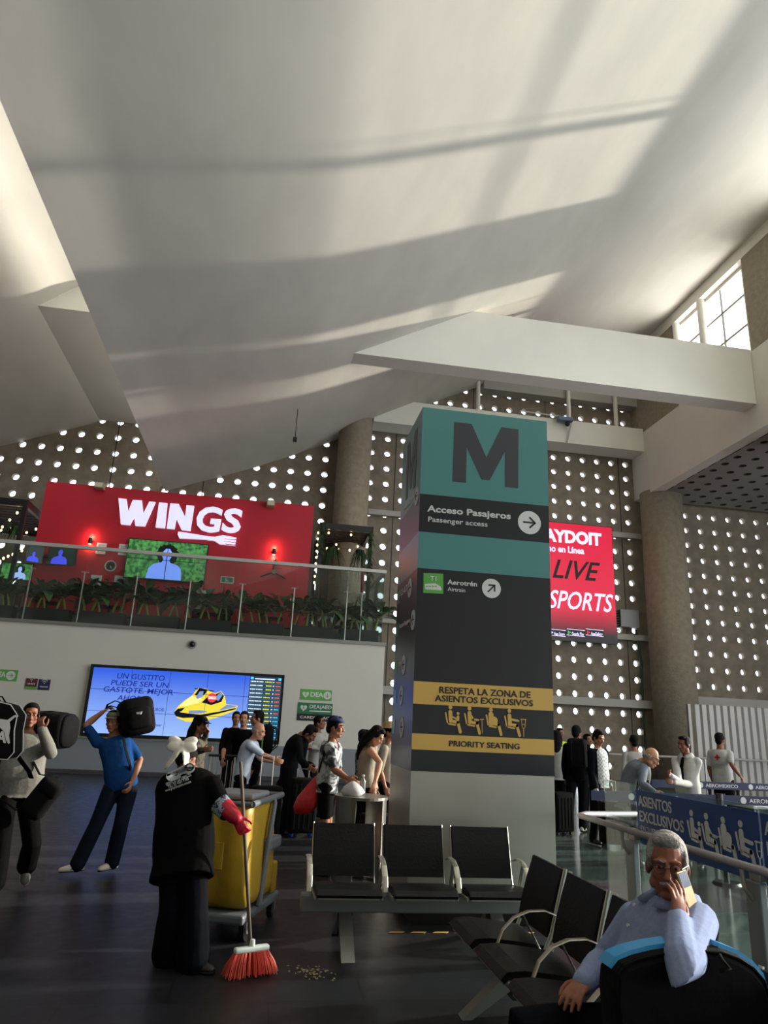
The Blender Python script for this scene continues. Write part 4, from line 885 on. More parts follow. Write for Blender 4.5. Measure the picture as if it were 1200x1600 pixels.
class Fig:
    def __init__(s, label, x, y, rz=0., H=1.72, z0=0., skin='tan', J=None, build=1., belly=0., hump=0., look=None, group=None, lookup=None, name='person', leanL=None):
        s.k = k = H/1.75; s.z0 = z0; s.skin = SKIN[skin]; s.rz = R(rz); s.b = build; s.belly = belly
        s.t = thing(name, label, 'person', (x, y, z0), group=group); Q = M4.Rotation(s.rz, 3, 'Z'); s.Q = Q; J = dict(J or {})
        lo = lambda p: V((x, y, z0))+Q @ (V(p)*k)
        dv = lambda p: Q @ (V(p)*k)
        g = {}
        def get(n, d): g[n] = V(J[n]) if n in J else d
        get('pel', lo((0, 0, .94))); get('neck', g['pel']+dv((0, .01, .53)))
        for sd, n in ((1, 'L'), (-1, 'R')):
            get('hip'+n, g['pel']+dv((sd*.09, 0, -.03))); get('an'+n, V((g['hip'+n].x, g['hip'+n].y, z0))+dv((sd*.02, .02, .085)))
            get('kn'+n, (g['hip'+n]+g['an'+n])/2+dv((0, -.035, .02)))
            get('sh'+n, g['neck']+dv((sd*.172*(.5+.5*build), .0, -.078)))
            get('el'+n, g['sh'+n]+dv((sd*.05, .03, -.28))); get('wr'+n, g['el'+n]+dv((sd*-.01, -.09, -.235)))
        s.look = V(look).normalized() if look else (Q @ V((0, -1, 0)))
        get('head', g['neck']+(g['neck']-g['pel']).normalized()*.05*k+EZ*.115*k+s.look*.025*k)
        s.lookup = V(lookup) if lookup else EZ*1.0+(g['neck']-g['pel']).normalized()*.2
        s.hump = hump; s.g = g; s.B = basis(s.look, s.lookup); s.hands = []
    def spine(s, u):
        g = s.g; p = g['pel'].lerp(g['neck'], u); d = (g['neck']-g['pel']).normalized(); sh = (g['shL']-g['shR']); hp = (g['hipL']-g['hipR']); a = (hp.normalized().lerp(sh.normalized(), max(0, min(1, u))))
        a = (a-d*a.dot(d)).normalized(); b = d.cross(a); 
        return p+b*(s.hump*s.k*sin(pi*max(0, min(1, u)))), a, b
    def torso(s, mb, e=0., u0=-.12, u1=1.04, flare=0., sq=1.):
        rings = []
        for u, ra, rb in DEF_TORSO:
            if u < u0-1e-6 or u > u1+1e-6: continue
            c, a, b = s.spine(u); bl = s.belly*math.exp(-((u-.3)/.25)**2)
            rings.append(oval_ring(c-b*bl*.6*s.k, a, b, (ra*s.b+e+bl*.35)*s.k, (rb*(.6+.4*s.b)+e+bl*.7)*s.k))
        if flare:
            c, a, b = s.spine(-.12-flare); rings.insert(0, oval_ring(c, a, b, (.16*s.b+e*1.2)*s.k, (.115*(.6+.4*s.b)+e*1.2)*s.k))
        mb.loft(rings)
    def limb(s, mb, names, rads, e=0., cut=1., n=12, round_=True):
        pts = [s.g[x] for x in names]; k = s.k; out = []; rr = []
        for i in range(2):
            for j in range(4):
                u = j/4; out.append(pts[i].lerp(pts[i+1], u)); a = rads[i*2]+(rads[i*2+1]-rads[i*2])*sin(pi*u)*.5 if False else None
        prof = rads
        m_ = len(prof)-1; P = []
        for i in range(m_+1):
            u = i/m_*2; seg = min(1, int(u)); P.append(pts[seg].lerp(pts[seg+1], u-seg))
        nn = max(2, int(round(cut*m_))+1); mb.tube(P[:nn], [(r+e)*k for r in prof[:nn]], n, round_=round_)
    ARM = (.054, .05, .045, .042, .038, .042, .039, .031, .027); LEG = (.088, .084, .072, .06, .054, .056, .053, .042, .037)
    def body(s, voxel=.009, jaw=1., hands=True, curl=.5, fingers=None):
        mb = MB(); g = s.g; k = s.k; s.torso(mb, -.006)
        mb.tube([s.spine(.9)[0], g['neck'], g['head']+s.B @ V((0, .012, -.05))*k], [.07*k, .056*k, .054*k], 12, round_=True)
        for n in 'LR':
            s.limb(mb, ('sh'+n, 'el'+n, 'wr'+n), s.ARM); s.limb(mb, ('hip'+n, 'kn'+n, 'an'+n), s.LEG); mb.ell(g['sh'+n]-EZ*.01*k, (.058*k, .055*k, .055*k)); mb.tube([g['an'+n]-EZ*.02*k, g['an'+n]+EZ*.05*k], [.033*k, .035*k], 8, round_=True)
            if hands:
                f = (fingers or {}).get(n, {}); d = f.get('d', g['wr'+n]-g['el'+n]); nr = f.get('n', s.Q @ V((-1 if n == 'L' else 1, .25, 0))); hand_shape(mb, g['wr'+n], V(d), V(nr), k*f.get('s', 1.), f.get('curl', curl), thumb=f.get('thumb', 1 if n == 'R' else -1), curls=f.get('curls'))
        head_shape(mb, g['head'], s.B, k, jaw)
        s.o = mb.build('body', s.skin, s.t, voxel=voxel, sm_iter=2); return s
    def at(s, p): return s.g['head']+s.B @ (V(p)*s.k)
    def face(s, brow=M_hair, near=False):
        for sd in (1, -1):
            ey = MB().ell(s.at((sd*.0315, -.0825, .013)), [x*s.k for x in (.0135, .0105, .0062)], s.B).build('eye', M_eye, s.t, smooth=True)
            MB().ell(s.at((sd*.0315, -.0905, .0132)), [x*s.k for x in (.0058, .0034, .0056)], s.B).build('iris', M_iris, ey, smooth=True)
            MB().tube([s.at((sd*.017, -.0885, .0165)), s.at((sd*.0315, -.0925, .0205)), s.at((sd*.046, -.0835, .0165))], [.0022*s.k, .0035*s.k, .0022*s.k], 6, round_=True).build('eyelid', s.skin, ey, smooth=True)
        MB().tube([s.at((sd*.014, -.098, .034)), s.at((sd*.03, -.0985, .041)), s.at((sd*.05, -.084, .036))], [.003*s.k, .0042*s.k, .002*s.k], 6, round_=True).build('eyebrow', brow, s.t, smooth=True)
        MB().tube([s.at((-.023, -.09, -.064)), s.at((0, -.1, -.062)), s.at((.023, -.09, -.064))], [.003*s.k, .0062*s.k, .003*s.k], 6, round_=True).build('lips', M_lip, s.t, smooth=True); return s
    def hair(s, style='short', m=M_hair, voxel=.009):
        mb = MB(); E = lambda p, r: mb.ell(s.at(p), [x*s.k for x in r], s.B, 16, 10)
        if style != 'bald':
            E((0, .026, .05), (.083, .095, .09)); E((0, -.03, .105), (.06, .045, .032)); E((0, .06, -.02), (.066, .055, .07))
            for sd in (1, -1): E((sd*.07, .0, .03), (.014, .05, .05))
        else:
            E((0, .07, -.005), (.066, .045, .055))
            for sd in (1, -1): E((sd*.068, .025, .0), (.014, .05, .035))
        if style == 'long':
            bk = [s.at((0, .07, .02)), s.at((0, .105, -.1)), s.at((0, .11, -.2))+EZ*-.05*s.k, s.at((0, .1, -.25))-EZ*.14*s.k]; mb.tube(bk, [.07*s.k, .075*s.k, .08*s.k, .05*s.k], 12, ry=[.05*s.k, .05*s.k, .045*s.k, .03*s.k], ref=s.look, round_=True)
            for sd in (1, -1): mb.tube([s.at((sd*.075, .02, .06)), s.at((sd*.085, .03, -.06)), s.at((sd*.08, .05, -.2))], [.022*s.k, .03*s.k, .02*s.k], 8, round_=True)
        if style == 'bun': E((0, .1, .09), (.045, .045, .045))
        mb.build('hair', m, s.t, voxel=voxel, sm_iter=2); return s
    def cap(s, m, back=False, band=None):
        rings = []
        for i in range(6):
            a = R(8+i*15.5); rings.append([s.at((.091*cos(a)*cos(t), .004+.108*cos(a)*sin(t), .058+.082*sin(a))) for t in [2*pi*q/20 for q in range(20)]])
        o = MB().loft(rings).build('cap', m, s.t, smooth=True); sg = 1 if back else -1; v = MB(); n = 9; top = []
        for r0 in (.0, 1.):
            top.append([s.at((.082*sin(a)*(1-.12*r0), sg*(.1*cos(a)+.072*r0*cos(a)**.7), .066-.008*r0-.012*(sin(a)**2))) for a in [R(-62+124*q/(n-1)) for q in range(n)]])
        lo = [[p-s.B @ V((0, 0, .005))*s.k for p in r_] for r_ in top]
        v.loft([top[0]+lo[0][::-1], top[1]+lo[1][::-1]]); v.build('visor', band or m, o, smooth=False); MB().ell(s.at((0, .004, .137)), (.008, .008, .005)).build('button', band or m, o); return s
    def shirt(s, m, sleeve=1., e=.014, flare=.0, u1=.99, voxel=.011, name='shirt', arms='LR', sl_e=.014, collar=None, cut=-.12):
        mb = MB(); s.torso(mb, e, cut, u1, flare)
        for n in 'LR':
            mb.ell(s.g['sh'+n].lerp(s.spine(.88)[0], .2), [(x+e*.5)*s.k for x in (.052, .052, .05)])
            if sleeve and n in arms: s.limb(mb, ('sh'+n, 'el'+n, 'wr'+n), s.ARM, sl_e, sleeve)
        o = mb.build(name, m, s.t, voxel=voxel, sm_iter=3)
        if collar:
            c, a, b = s.spine(.985); d = (s.g['neck']-s.g['pel']).normalized(); k = s.k; rr = [[], [], [], []]
            for i in range(23):
                t_ = R(-75+330*i/22); q = a*cos(t_)+b*sin(t_); dip = max(0, -sin(t_))*.035; pt = max(0, -sin(t_))**3*.02
                rr[0].append(c+q*(.088*k)-d*(dip*k)); rr[1].append(c+q*(.074*k)+d*((.062-dip*1.1)*k)); rr[2].append(c+q*(.08*k)+d*((.064-dip*1.1)*k)); rr[3].append(c+q*((.126+pt*1.6)*k)+d*((.006-dip-pt)*k))
            mb = MB(); mb.loft([[rr[m_][i] for m_ in range(4)] for i in range(23)]); mb.build('collar', collar, o, smooth=True)
        s.sh = o; return s
    def pants(s, m, cut=1., e=.012, voxel=.012, name='trousers', belt=None, wide=0.):
        mb = MB(); s.torso(mb, .006, -.12, .2)
        c, a, b = s.spine(-.14); mb.ell(c, (.15*s.b*s.k, .11*s.k, .09*s.k), M4(((a.x, b.x, 0), (a.y, b.y, 0), (a.z, b.z, 1))).to_3x3())
        for n in 'LR': 
            L = tuple(r+(wide*i/8) for i, r in enumerate((.092, .088, .078, .068, .062, .062, .06, .056, .054))); s.limb(mb, ('hip'+n, 'kn'+n, 'an'+n), L, e, cut, round_=True)
        o = mb.build(name, m, s.t, voxel=voxel, sm_iter=3)
        if belt: c, a, b = s.spine(.17); c2 = s.spine(.22)[0]; MB().loft([oval_ring(c, a, b, .166*s.b*s.k, .12*s.k), oval_ring(c2, a, b, .164*s.b*s.k, .119*s.k)]).build('belt', belt, o, smooth=False)
        return s
    def shoes(s, m, sole=M_black, toes=None, stripe=None):
        for n in 'LR':
            t = (toes or {}).get(n) or (s.Q @ V((.25 if n == 'L' else -.25, -1, 0))); shoe(s.t, s.g['an'+n], t, s.k, m, sole, s.z0, stripe=stripe)
        return s
def strap(par, pts, w_, m, name='strap', th=.006):
    return MB().tube(pts, [w_/2]*len(pts), 8, ry=[th]*len(pts)).build(name, m, par, smooth=True)

C_black = cloth('black', '#060607'); C_navy = cloth('navy', '#0b0c12'); C_dark = cloth('charcoal', '#101013'); C_jean = cloth('denim', '#141a25', var=.2); C_blue = cloth('royal_blue', '#174075'); C_grey = cloth('heather_grey', '#77756e', var=.12, vs=60)
C_lgrey = cloth('light_grey', '#9a9994'); C_sky = cloth('pale_blue', '#a9b4c4'); C_white = cloth('white', '#b2b1ad'); C_blazer = cloth('grey_blazer', '#69707a'); C_suit = cloth('suit', '#131416'); C_vest = cloth('beige', '#8a8172')
S_white = mat('white_leather', '#c9c4b4', .5); S_black = mat('black_leather', '#0c0c0e', .4); S_grey = mat('grey_mesh_shoe', '#4c4d47', .8)
def checker(name, c1, c2, sc, rot=0.):
    m = bpy.data.materials.new(name); m.use_nodes = True; nt = m.node_tree; b = nt.nodes['Principled BSDF']; tc = nt.nodes.new('ShaderNodeTexCoord'); ck = nt.nodes.new('ShaderNodeTexChecker')
    ck.inputs['Scale'].default_value = sc; ck.inputs[1].default_value = (*lin(c1), 1); ck.inputs[2].default_value = (*lin(c2), 1); nt.links.new(tc.outputs['Object'], ck.inputs[0]); nt.links.new(ck.outputs[0], b.inputs['Base Color']); b.inputs['Roughness'].default_value = .85; return m
def blotch(name, c1, c2, sc, pos=(.42, .55)):
    m = bpy.data.materials.new(name); m.use_nodes = True; nt = m.node_tree; b = nt.nodes['Principled BSDF']; tc = nt.nodes.new('ShaderNodeTexCoord'); n = nt.nodes.new('ShaderNodeTexNoise'); n.inputs['Scale'].default_value = sc; n.inputs['Detail'].default_value = 3; n.inputs['Distortion'].default_value = 1.2
    r = nt.nodes.new('ShaderNodeValToRGB'); r.color_ramp.elements[0].position, r.color_ramp.elements[1].position = pos; r.color_ramp.elements[0].color = (*lin(c1), 1); r.color_ramp.elements[1].color = (*lin(c2), 1)
    nt.links.new(tc.outputs['Object'], n.inputs['Vector']); nt.links.new(n.outputs[0], r.inputs[0]); nt.links.new(r.outputs[0], b.inputs['Base Color']); b.inputs['Roughness'].default_value = .85; return m
C_camo = blotch('camouflage_cloth', '#1f1d15', '#4c4634', 14); C_tie = blotch('tie_dye_cloth', '#20242c', '#c2c4c6', 9); C_plaid = checker('plaid_cloth', '#2a2c30', '#a8aaa8', 24); C_check = checker('checked_shirt_cloth', '#8d9196', '#c2c4c4', 34); C_stripe = cloth('blue_shirt', '#8793b4', var=.06, vs=80)
M_bag = mat('black_bag_nylon', '#070709', .85, spec=.15, bump=.3, bscale=12, var=.2, vscale=8); M_pipe = mat('white_piping', '#c9c9c6', .5); M_webbing = mat('black_webbing', '#0a0a0b', .8, spec=.1)

# --- man in grey sweater at the left edge, long black duffel on his shoulder
r0 = PY(14, 1300, 7.75)
f = Fig('person in grey sweater shouldering a long black duffel at the left edge', r0.x, 7.75, 20, 1.68, skin='brown', build=1.25, belly=.05,
        J=dict(elL=PY(80, 1178, 7.6), wrL=PY(66, 1140, 7.5), elR=PY(2, 1142, 7.95), wrR=PY(33, 1124, 7.95), anL=PY(42, 1352, 7.95), knL=PY(50, 1318, 7.75), anR=PY(-8, 1378, 7.4), knR=PY(0, 1330, 7.45)))
f.body(.0075, fingers={'L': dict(d=PY(60, 1118, 7.45)-PY(66, 1140, 7.5), n=(0, .6, .5), curl=1.5)}).face().hair().shirt(C_grey, 1., .028, .05, sl_e=.022, name='sweater').pants(C_black, wide=.03)
f.shoes(S_grey, S_white, toes={'L': (PY(40, 1383, 7.72)-PY(42, 1352, 7.95))+V((0, 0, -.06)), 'R': V((-.2, -1, 0))})
g1 = f
def duffel(name, label, c, ax, L, r, m, ends=M_bag, group=None, squash=.9, handle=True):
    """soft cylinder bag along ax with end panels, zip and two carry handles"""
    c, ax = V(c), V(ax).normalized(); t = thing(name, label, 'bag', (c.x, c.y, c.z-r), group=group); n = 9; rings = []
    a, b = frame_from(ax)
    for i in range(n):
        u = -1+2*i/(n-1); rr = r*(1-.1*u*u+.03*sin(9*u)); cc = c+ax*(u*L/2); rings.append(oval_ring(cc, a, b, rr, rr*squash, 24, 3))
    MB().loft(rings).build('shell', m, t, smooth=True)
    for s in (1, -1): MB().loft([oval_ring(c+ax*(s*L/2), a, b, r*.9, r*squash*.9, 24, 3), oval_ring(c+ax*(s*(L/2+.03)), a, b, r*.8, r*squash*.8, 24, 3)]).build('end_panel', ends, t, smooth=True)
    MB().tube([c+ax*(-L*.42)+b*(r*squash*.93), c+b*(r*squash*1.0), c+ax*(L*.42)+b*(r*squash*.93)], .008, 6).build('zip', M_webbing, t)
    if handle:
        for s in (1, -1): MB().tube([c+ax*(-L*.2)+a*(s*r*.7)+b*r*.6, c+ax*(-L*.12)+a*(s*r*.5)+b*r*1.25, c+ax*(L*.12)+a*(s*r*.5)+b*r*1.25, c+ax*(L*.2)+a*(s*r*.7)+b*r*.6], [.014]*4, 8, ry=[.005]*4).build('handle', M_webbing, t, smooth=True)
    return t
a, b = PY(46, 1140, 7.98), PY(104, 1142, 7.9)
duffel('duffel_bag', 'long black duffel bag lying on the grey-sweatered shoulder', (a+b)/2, b-a, (b-a).length+.04, .205, M_bag, handle=False)
# cross-body satchel
c = PY(68, 1243, 7.5); t = thing('shoulder_bag', 'black shoulder bag hanging at the grey sweater hip', 'bag', c-V((0, 0, .22)))
XB = M4.Translation(c) @ M4.Rotation(R(32), 4, 'Y') @ M4.Translation(-c); MB().rbox(c-V((.11, .08, .22)), c+V((.12, .08, .18)), .08, 5, xf=XB).build('pouch', M_bag, t, smooth=True); MB().rbox(c-V((.1, .095, -.02)), c+V((.11, .05, .16)), .04, 3, xf=XB).build('flap', M_bag, t, smooth=True)
strap(t, [c+V((-.13, -.02, .15)), PY(45, 1205, 7.42), PY(30, 1185, 7.45), PY(22, 1168, 7.6), PY(20, 1160, 7.75)], .055, M_webbing); strap(t, [c+V((.1, .05, .16)), PY(62, 1210, 7.6), PY(52, 1190, 7.62)], .04, M_webbing)
strap(t, [PY(0, 1247, 7.45), PY(25, 1266, 7.45), PY(50, 1252, 7.5)], .05, M_webbing)
# --- person mostly outside the frame with the piped sports bag
r1 = PY(-52, 1300, 7.0)
f = Fig('person mostly beyond the left photo edge holding up a piped sports bag', r1.x, 7.0, 30, 1.7, skin='tan', J=dict(elL=PY(-14, 1190, 6.95), wrL=PY(-6, 1172, 6.75), shL=PY(-30, 1150, 7.0)))
f.body(.009).face().hair().shirt(C_dark, .5).pants(C_black).shoes(S_black)
c = PY(-22, 1139, 6.85); w2, h2, d2 = .3, .235, .12
t = thing('sports_bag', 'black sports bag with white piping and leaping cat mark at left edge', 'bag', c-V((0, 0, h2)))
pl = [(-w2, -h2+.05), (-w2+.05, -h2), (w2-.04, -h2), (w2, -h2+.06), (w2-.03, 0), (w2-.03, h2*.55), (w2-.1, h2*.9), (w2-.22, h2), (-w2+.22, h2), (-w2+.06, h2*.8), (-w2, h2*.4)]
MB().prism(pl, c+V((0, -d2, 0)), EX, EZ, (0, 2*d2, 0)).build('shell', M_bag, t, bevel=.02)
for y in (-d2, d2): MB().tube([c+V((p[0], y, p[1])) for p in pl+pl[:1]], .005, 6).build('piping', M_pipe, t)
text_fit('PUMA', c+V((-.1, -d2-.004, -.1)), c+V((.21, -d2-.004, -.1)), .095, M_pipe, t, .03)
q = [(-.02, .04), (.06, .03), (.12, .01), (.17, -.03), (.2, -.1), (.225, -.13), (.235, -.12), (.215, -.06), (.215, 0), (.2, .05), (.235, .09), (.26, .095), (.262, .105), (.23, .108), (.18, .065), (.12, .07), (.06, .09), (.03, .115), (.0, .11), (-.005, .08), (-.03, .07)]
MB().prism(q, c+V((.02, -d2-.001, .02)), EX, EZ, (0, -.004, 0)).build('cat_mark', M_pipe, t)
strap(t, [c+V((-.14, 0, h2-.01)), c+V((-.1, 0, h2+.04)), c+V((.08, 0, h2+.04)), c+V((.12, 0, h2-.01))], .03, M_webbing, 'handle')

# --- man in the blue shirt
r2 = PY(184, 1300, 8.62)
f = Fig('person in royal blue shirt and cap with a black bag on one shoulder', r2.x, 8.62, 8, 1.66, skin='tan', build=1.02, belly=.025, look=(-.25, -.9, -.1),
        J=dict(pel=PY(190, 1224, 8.62), neck=PY(178, 1150, 8.62), elR=PY(134, 1133, 8.62), wrR=PY(160, 1113, 8.78), elL=PY(219, 1187, 8.66), wrL=PY(206, 1222, 8.5), anR=PY(121, 1350, 8.45), anL=PY(175, 1347, 8.62), knL=PY(189, 1288, 8.55), knR=PY(150, 1290, 8.5)))
f.body(.0075, fingers={'L': dict(curl=.8), 'R': dict(curl=.6, n=(0, -.3, -1))}).face().hair().cap(cloth('khaki', '#77756a'), band=cloth('khaki', '#77756a')).shirt(C_blue, .42, .018, .0).pants(C_jean, belt=S_black, wide=.018).shoes(S_white, S_black, toes={'R': V((-.95, -.45, 0)), 'L': V((-.55, -.8, 0))}, stripe=M_blk)
strap(f.t, [PY(193, 1152, 8.46), PY(196, 1170, 8.44), PY(203, 1195, 8.47), PY(206, 1210, 8.6)], .05, M_webbing, 'bag_strap')
c = PY(212, 1121, 8.68); t = thing('travel_bag', 'black boxy travel bag balanced on the blue-shirted shoulder', 'bag', c-V((0, 0, .2)))
MB().rbox(c-V((.18, .24, .2)), c+V((.18, .2, .21)), .08, 4, xf=M4.Translation(c) @ M4.Rotation(R(-14), 4, 'Y') @ M4.Rotation(R(18), 4, 'Z') @ M4.Translation(-c)).build('shell', M_bag, t, smooth=True)
MB().rbox(c-V((.13, .29, .14)), c+V((.13, .2, .1)), .05, 3, xf=M4.Translation(c) @ M4.Rotation(R(-14), 4, 'Y') @ M4.Rotation(R(18), 4, 'Z') @ M4.Translation(-c)).build('front_pocket', M_bag, t, smooth=True)
MB().prism([(-.03, 0), (.03, .01), (.02, -.02), (-.02, -.02)], PY(217, 1113, 8.34), EX, EZ, (0, .04, 0)).build('badge', M_pipe, t)
strap(t, [PY(194, 1100, 8.6), PY(180, 1095, 8.6), PY(168, 1101, 8.65), PY(166, 1107, 8.7)], .03, M_webbing, 'handle'); strap(t, [PY(196, 1110, 8.5), PY(184, 1106, 8.5), PY(174, 1103, 8.6), PY(168, 1105, 8.7)], .03, M_webbing, 'handle')

# --- cleaner seen from behind
f = Fig('person in black cleaning uniform and white hair bow sweeping with a broom', PY(282, 1340, 5.55).x, 5.55, 158, 1.62, skin='brown', build=1.32, belly=.02, hump=.05, look=(.35, .85, -.45),
        J=dict(pel=PY(287, 1330, 5.6), neck=PY(296, 1205, 5.85), head=PY(291, 1186, 5.98), shL=PY(264, 1225, 5.72), shR=PY(332, 1228, 5.66), elR=PY(352, 1268, 5.55), wrR=PY(370, 1279, 5.44), elL=PY(256, 1280, 5.95), wrL=PY(275, 1300, 6.1), anR=PY(302, 1498, 5.55), anL=PY(262, 1490, 5.68), knR=PY(304, 1425, 5.55), knL=PY(270, 1420, 5.6)))
f.body(.0075, fingers={'R': dict(d=PY(384, 1300, 5.42)-PY(372, 1278, 5.44), n=(.3, .8, -.2), curl=1.3, s=.9)}).face().hair('bun').shirt(C_black, .5, .03, .2, sl_e=.03, name='uniform_top').pants(C_navy, wide=.055).shoes(S_black, S_black, toes={'R': V((.85, -.45, 0)), 'L': V((-.15, .9, 0))})
gl = MB(); gl.tube([PY(353, 1262, 5.53), PY(366, 1276, 5.48), PY(370, 1279, 5.43)], [.062, .052, .042], 12, round_=True); hand_shape(gl, PY(370, 1278, 5.43), PY(381, 1302, 5.41)-PY(369, 1276, 5.44), V((.3, .8, -.2)), 1.02, 1.3, thumb=1)
gl.build('rubber_glove', mat('red_rubber', '#a8162b', .4), f.t, voxel=.006, sm_iter=2)
MB().tube([PY(343, 1255, 5.57), PY(355, 1268, 5.53)], [.075, .07], 14).build('floral_cuff', blotch('floral_cuff', '#10131c', '#8f9aa8', 30), f.t, smooth=True)
bw = MB(); c = PY(285, 1164, 5.84)
for s in (1, -1): bw.ell(c+V((s*.055, 0, .022)), (.062, .022, .04), M4.Rotation(s*-.45, 3, 'Y')); bw.ell(c+V((s*.06, -.015, -.012)), (.058, .02, .036), M4.Rotation(s*.15, 3, 'Y')); bw.tube([c, c+V((s*.04, -.03, -.07)), c+V((s*.07-.02, -.03, -.15))], [.02, .042, .034], 8, ry=[.014, .014, .01], round_=True)
bw.ell(c, (.022, .03, .028)); bw.build('hair_bow', mat('cream_satin', '#c9c3b4', .5), f.t, voxel=.008, sm_iter=1)
# printed panel on the back: light rounded strip with two round emblems and three lines
pa, pb = PY(260, 1225, 5.4), PY(313, 1201, 5.4)
def back_pt(px, py):
    dg = bpy.context.evaluated_depsgraph_get(); dg.update(); d = ray(px, py).normalized(); im = f.sh.matrix_world.inverted(); bpy.context.view_layer.update(); im = world_mat(f.sh).inverted()
    ok, loc, nr, ix = f.sh.ray_cast(im @ CAMP, (im.to_3x3() @ d).normalized()); return (world_mat(f.sh) @ loc)-d*.004 if ok else PY(px, py, 5.4)
def decal(name, outline, m, lift=.0):
    """thin patch hugging the back of the top"""
    n = len(outline); cx = sum(p[0] for p in outline)/n; cy = sum(p[1] for p in outline)/n; rows = [[back_pt(cx+(x-cx)*u, cy+(y-cy)*u)-fw*lift for x, y in outline] for u in (1, .66, .33)]; mb = MB(); mb.loft(rows, cap=False); mb.f.append([2*n+j for j in range(n)]); mb.m.append(0); return mb.build(name, m, f.sh, smooth=True)
def pill(p0, p1, r, n=10):
    t0 = atan2(p1[1]-p0[1], p1[0]-p0[0]); return [(p1[0]+r*cos(t0-pi/2+pi*i/n), p1[1]+r*sin(t0-pi/2+pi*i/n)) for i in range(n+1)]+[(p0[0]+r*cos(t0+pi/2+pi*i/n), p0[1]+r*sin(t0+pi/2+pi*i/n)) for i in range(n+1)]
decal('back_print', pill((267, 1213), (297, 1200), 7.5), M_print); decal('emblem', [(296+7*cos(2*pi*i/18), 1198.5+6.5*sin(2*pi*i/18)) for i in range(18)], M_blk, .004); decal('emblem_core', [(297+4.8*cos(2*pi*i/14), 1198+4.4*sin(2*pi*i/14)) for i in range(14)], M_print, .008); decal('emblem', [(274+4*cos(2*pi*i/14), 1208+4*sin(2*pi*i/14)) for i in range(14)], M_blk, .004); decal('emblem_core', [(274.5+2.6*cos(2*pi*i/12), 1208+2.6*sin(2*pi*i/12)) for i in range(12)], M_print, .008)
for tx, p0, p1, cp in (('SERVICIO DE LIMPIEZA', (261, 1226.5), (300, 1211), .022), ('TEL: 55 4331 9783', (264, 1230.5), (296, 1217), .022), ('www.grupolimpieza.com.mx', (260, 1235.5), (300, 1221), .018)):
    a, b = back_pt(*p0), back_pt(*p1); mdp = back_pt((p0[0]+p1[0])/2, (p0[1]+p1[1])/2); ax = (b-a); lift = max(0, ((a+b)/2-mdp).dot(fw))+.01
    text_fit(tx, a-fw*lift, b-fw*lift, cp, M_print, f.sh, .01, ay=up, depth=.002)

# --- broom and debris
bt, bb, hd_ = PY(376, 1192, 5.5), PY(392, 1484, 5.46), PY(390, 1493, 5.46)
t = thing('broom', 'long wooden-handled broom with red bristles held by the cleaner', 'broom', (hd_.x, hd_.y, 0))
MB().tube([bt, bb], .0125, 10, round_=True).build('handle', mat('worn_broom_wood', '#52463a', .7, var=.2, vscale=20), t, smooth=True)
ba, bz_ = PY(371, 1494, 5.42), PY(414, 1482, 5.5); ba.z = bz_.z = .155; c = (ba+bz_)/2; dx = (bz_-ba).normalized(); dy = EZ.cross(dx)
o = MB().rbox(V((-.125, -.026, -.016)), V((.125, .026, .022)), .014, 3, xf=M4.Translation(c) @ M4.Rotation(atan2(dx.y, dx.x), 4, 'Z')).build('head', M_pipe, t, smooth=True); MB().tube([c+V((0, 0, .01)), c+V((0, 0, .06))], [.022, .018], 12).build('socket', M_pipe, o)
random.seed(2); br = MB()
for i in range(420):
    u, v = random.uniform(-1, 1), random.uniform(-1, 1); p = c+dx*(u*.118)+dy*(v*.022)-EZ*.012; q = p+dx*(u*.06+random.uniform(-.012, .012))+dy*(v*.05+random.uniform(-.01, .01)); q.z = random.uniform(.004, .02); br.tube([p, p.lerp(q, .5)+dx*u*.008, q], [.0028, .0026, .002], 4)
tag(br.build('bristles', mat('red_bristle', '#d2402c', .5), t), kind='stuff')
db = MB(); p0 = G(488, 1520)
for i in range(70):
    p = p0+V((random.gauss(0, .07), random.gauss(0, .06), .004)); db.ell(p, (random.uniform(.003, .012), random.uniform(.003, .01), .003), nu=6, nv=4)
tag(db.build('swept_debris', mat('debris', '#8f8266', .9, var=.4, vscale=30)), 'small scatter of swept crumbs on dark tiles right of the broom', 'debris', kind='stuff')

# ------------------------------------------------------------------ crowd before the video wall
def quick(label, px, Y, rz, H, top, bot, shoes=S_black, hair='short', hm=None, sleeve=1., skin='tan', z0=0., py=1200, face=True, belt=None, tname='shirt', shorts=1., vox=.011, build=1., belly=0., hump=0., look=None, J=None, e=.016, flare=.06, collar=None, fingers=None, curl=.6):
    x = PY(px, py, Y).x
    f = Fig(label, x, Y, rz, H, z0, skin, J, build, belly, hump, look); f.body(vox, curl=curl, fingers=fingers)
    if face: f.face(brow=hm or M_hair)
    f.hair(hair, hm or M_hair, vox).shirt(top, sleeve, e, flare, name=tname, collar=collar).pants(bot, shorts, belt=belt).shoes(shoes); return f
f = quick('person with cap, long dark hair and camouflage jacket looking at a phone', 303, 10.0, 62, 1.64, C_camo, C_dark, hair='long', tname='jacket', look=(.85, -.35, -.15), J=dict(elR=PY(300, 1175, 9.8), wrR=PY(318, 1172, 9.6), elL=PY(312, 1170, 10.1), wrL=PY(322, 1148, 9.95)))
f.cap(C_black); p = f.g['wrL']+V((.02, -.03, .1)); tag(MB().rbox(p-V((.012, .04, .075)), p+V((.0, .04, .075)), .006, 2).build('mobile_phone', M_black), 'dark phone held up by the person in camouflage jacket', 'phone')
quick('person half hidden behind the black-shirted luggage cart pusher', 361, 14.5, 10, 1.74, C_dark, C_dark)
f = quick('person in black short-sleeved shirt facing camera behind a luggage cart', 374, 13.0, -5, 1.74, C_black, C_dark, hm=M_brownhair, sleeve=.45, skin='light', J=dict(elR=PY(350, 1170, 12.9), wrR=PY(348, 1187, 12.6)))
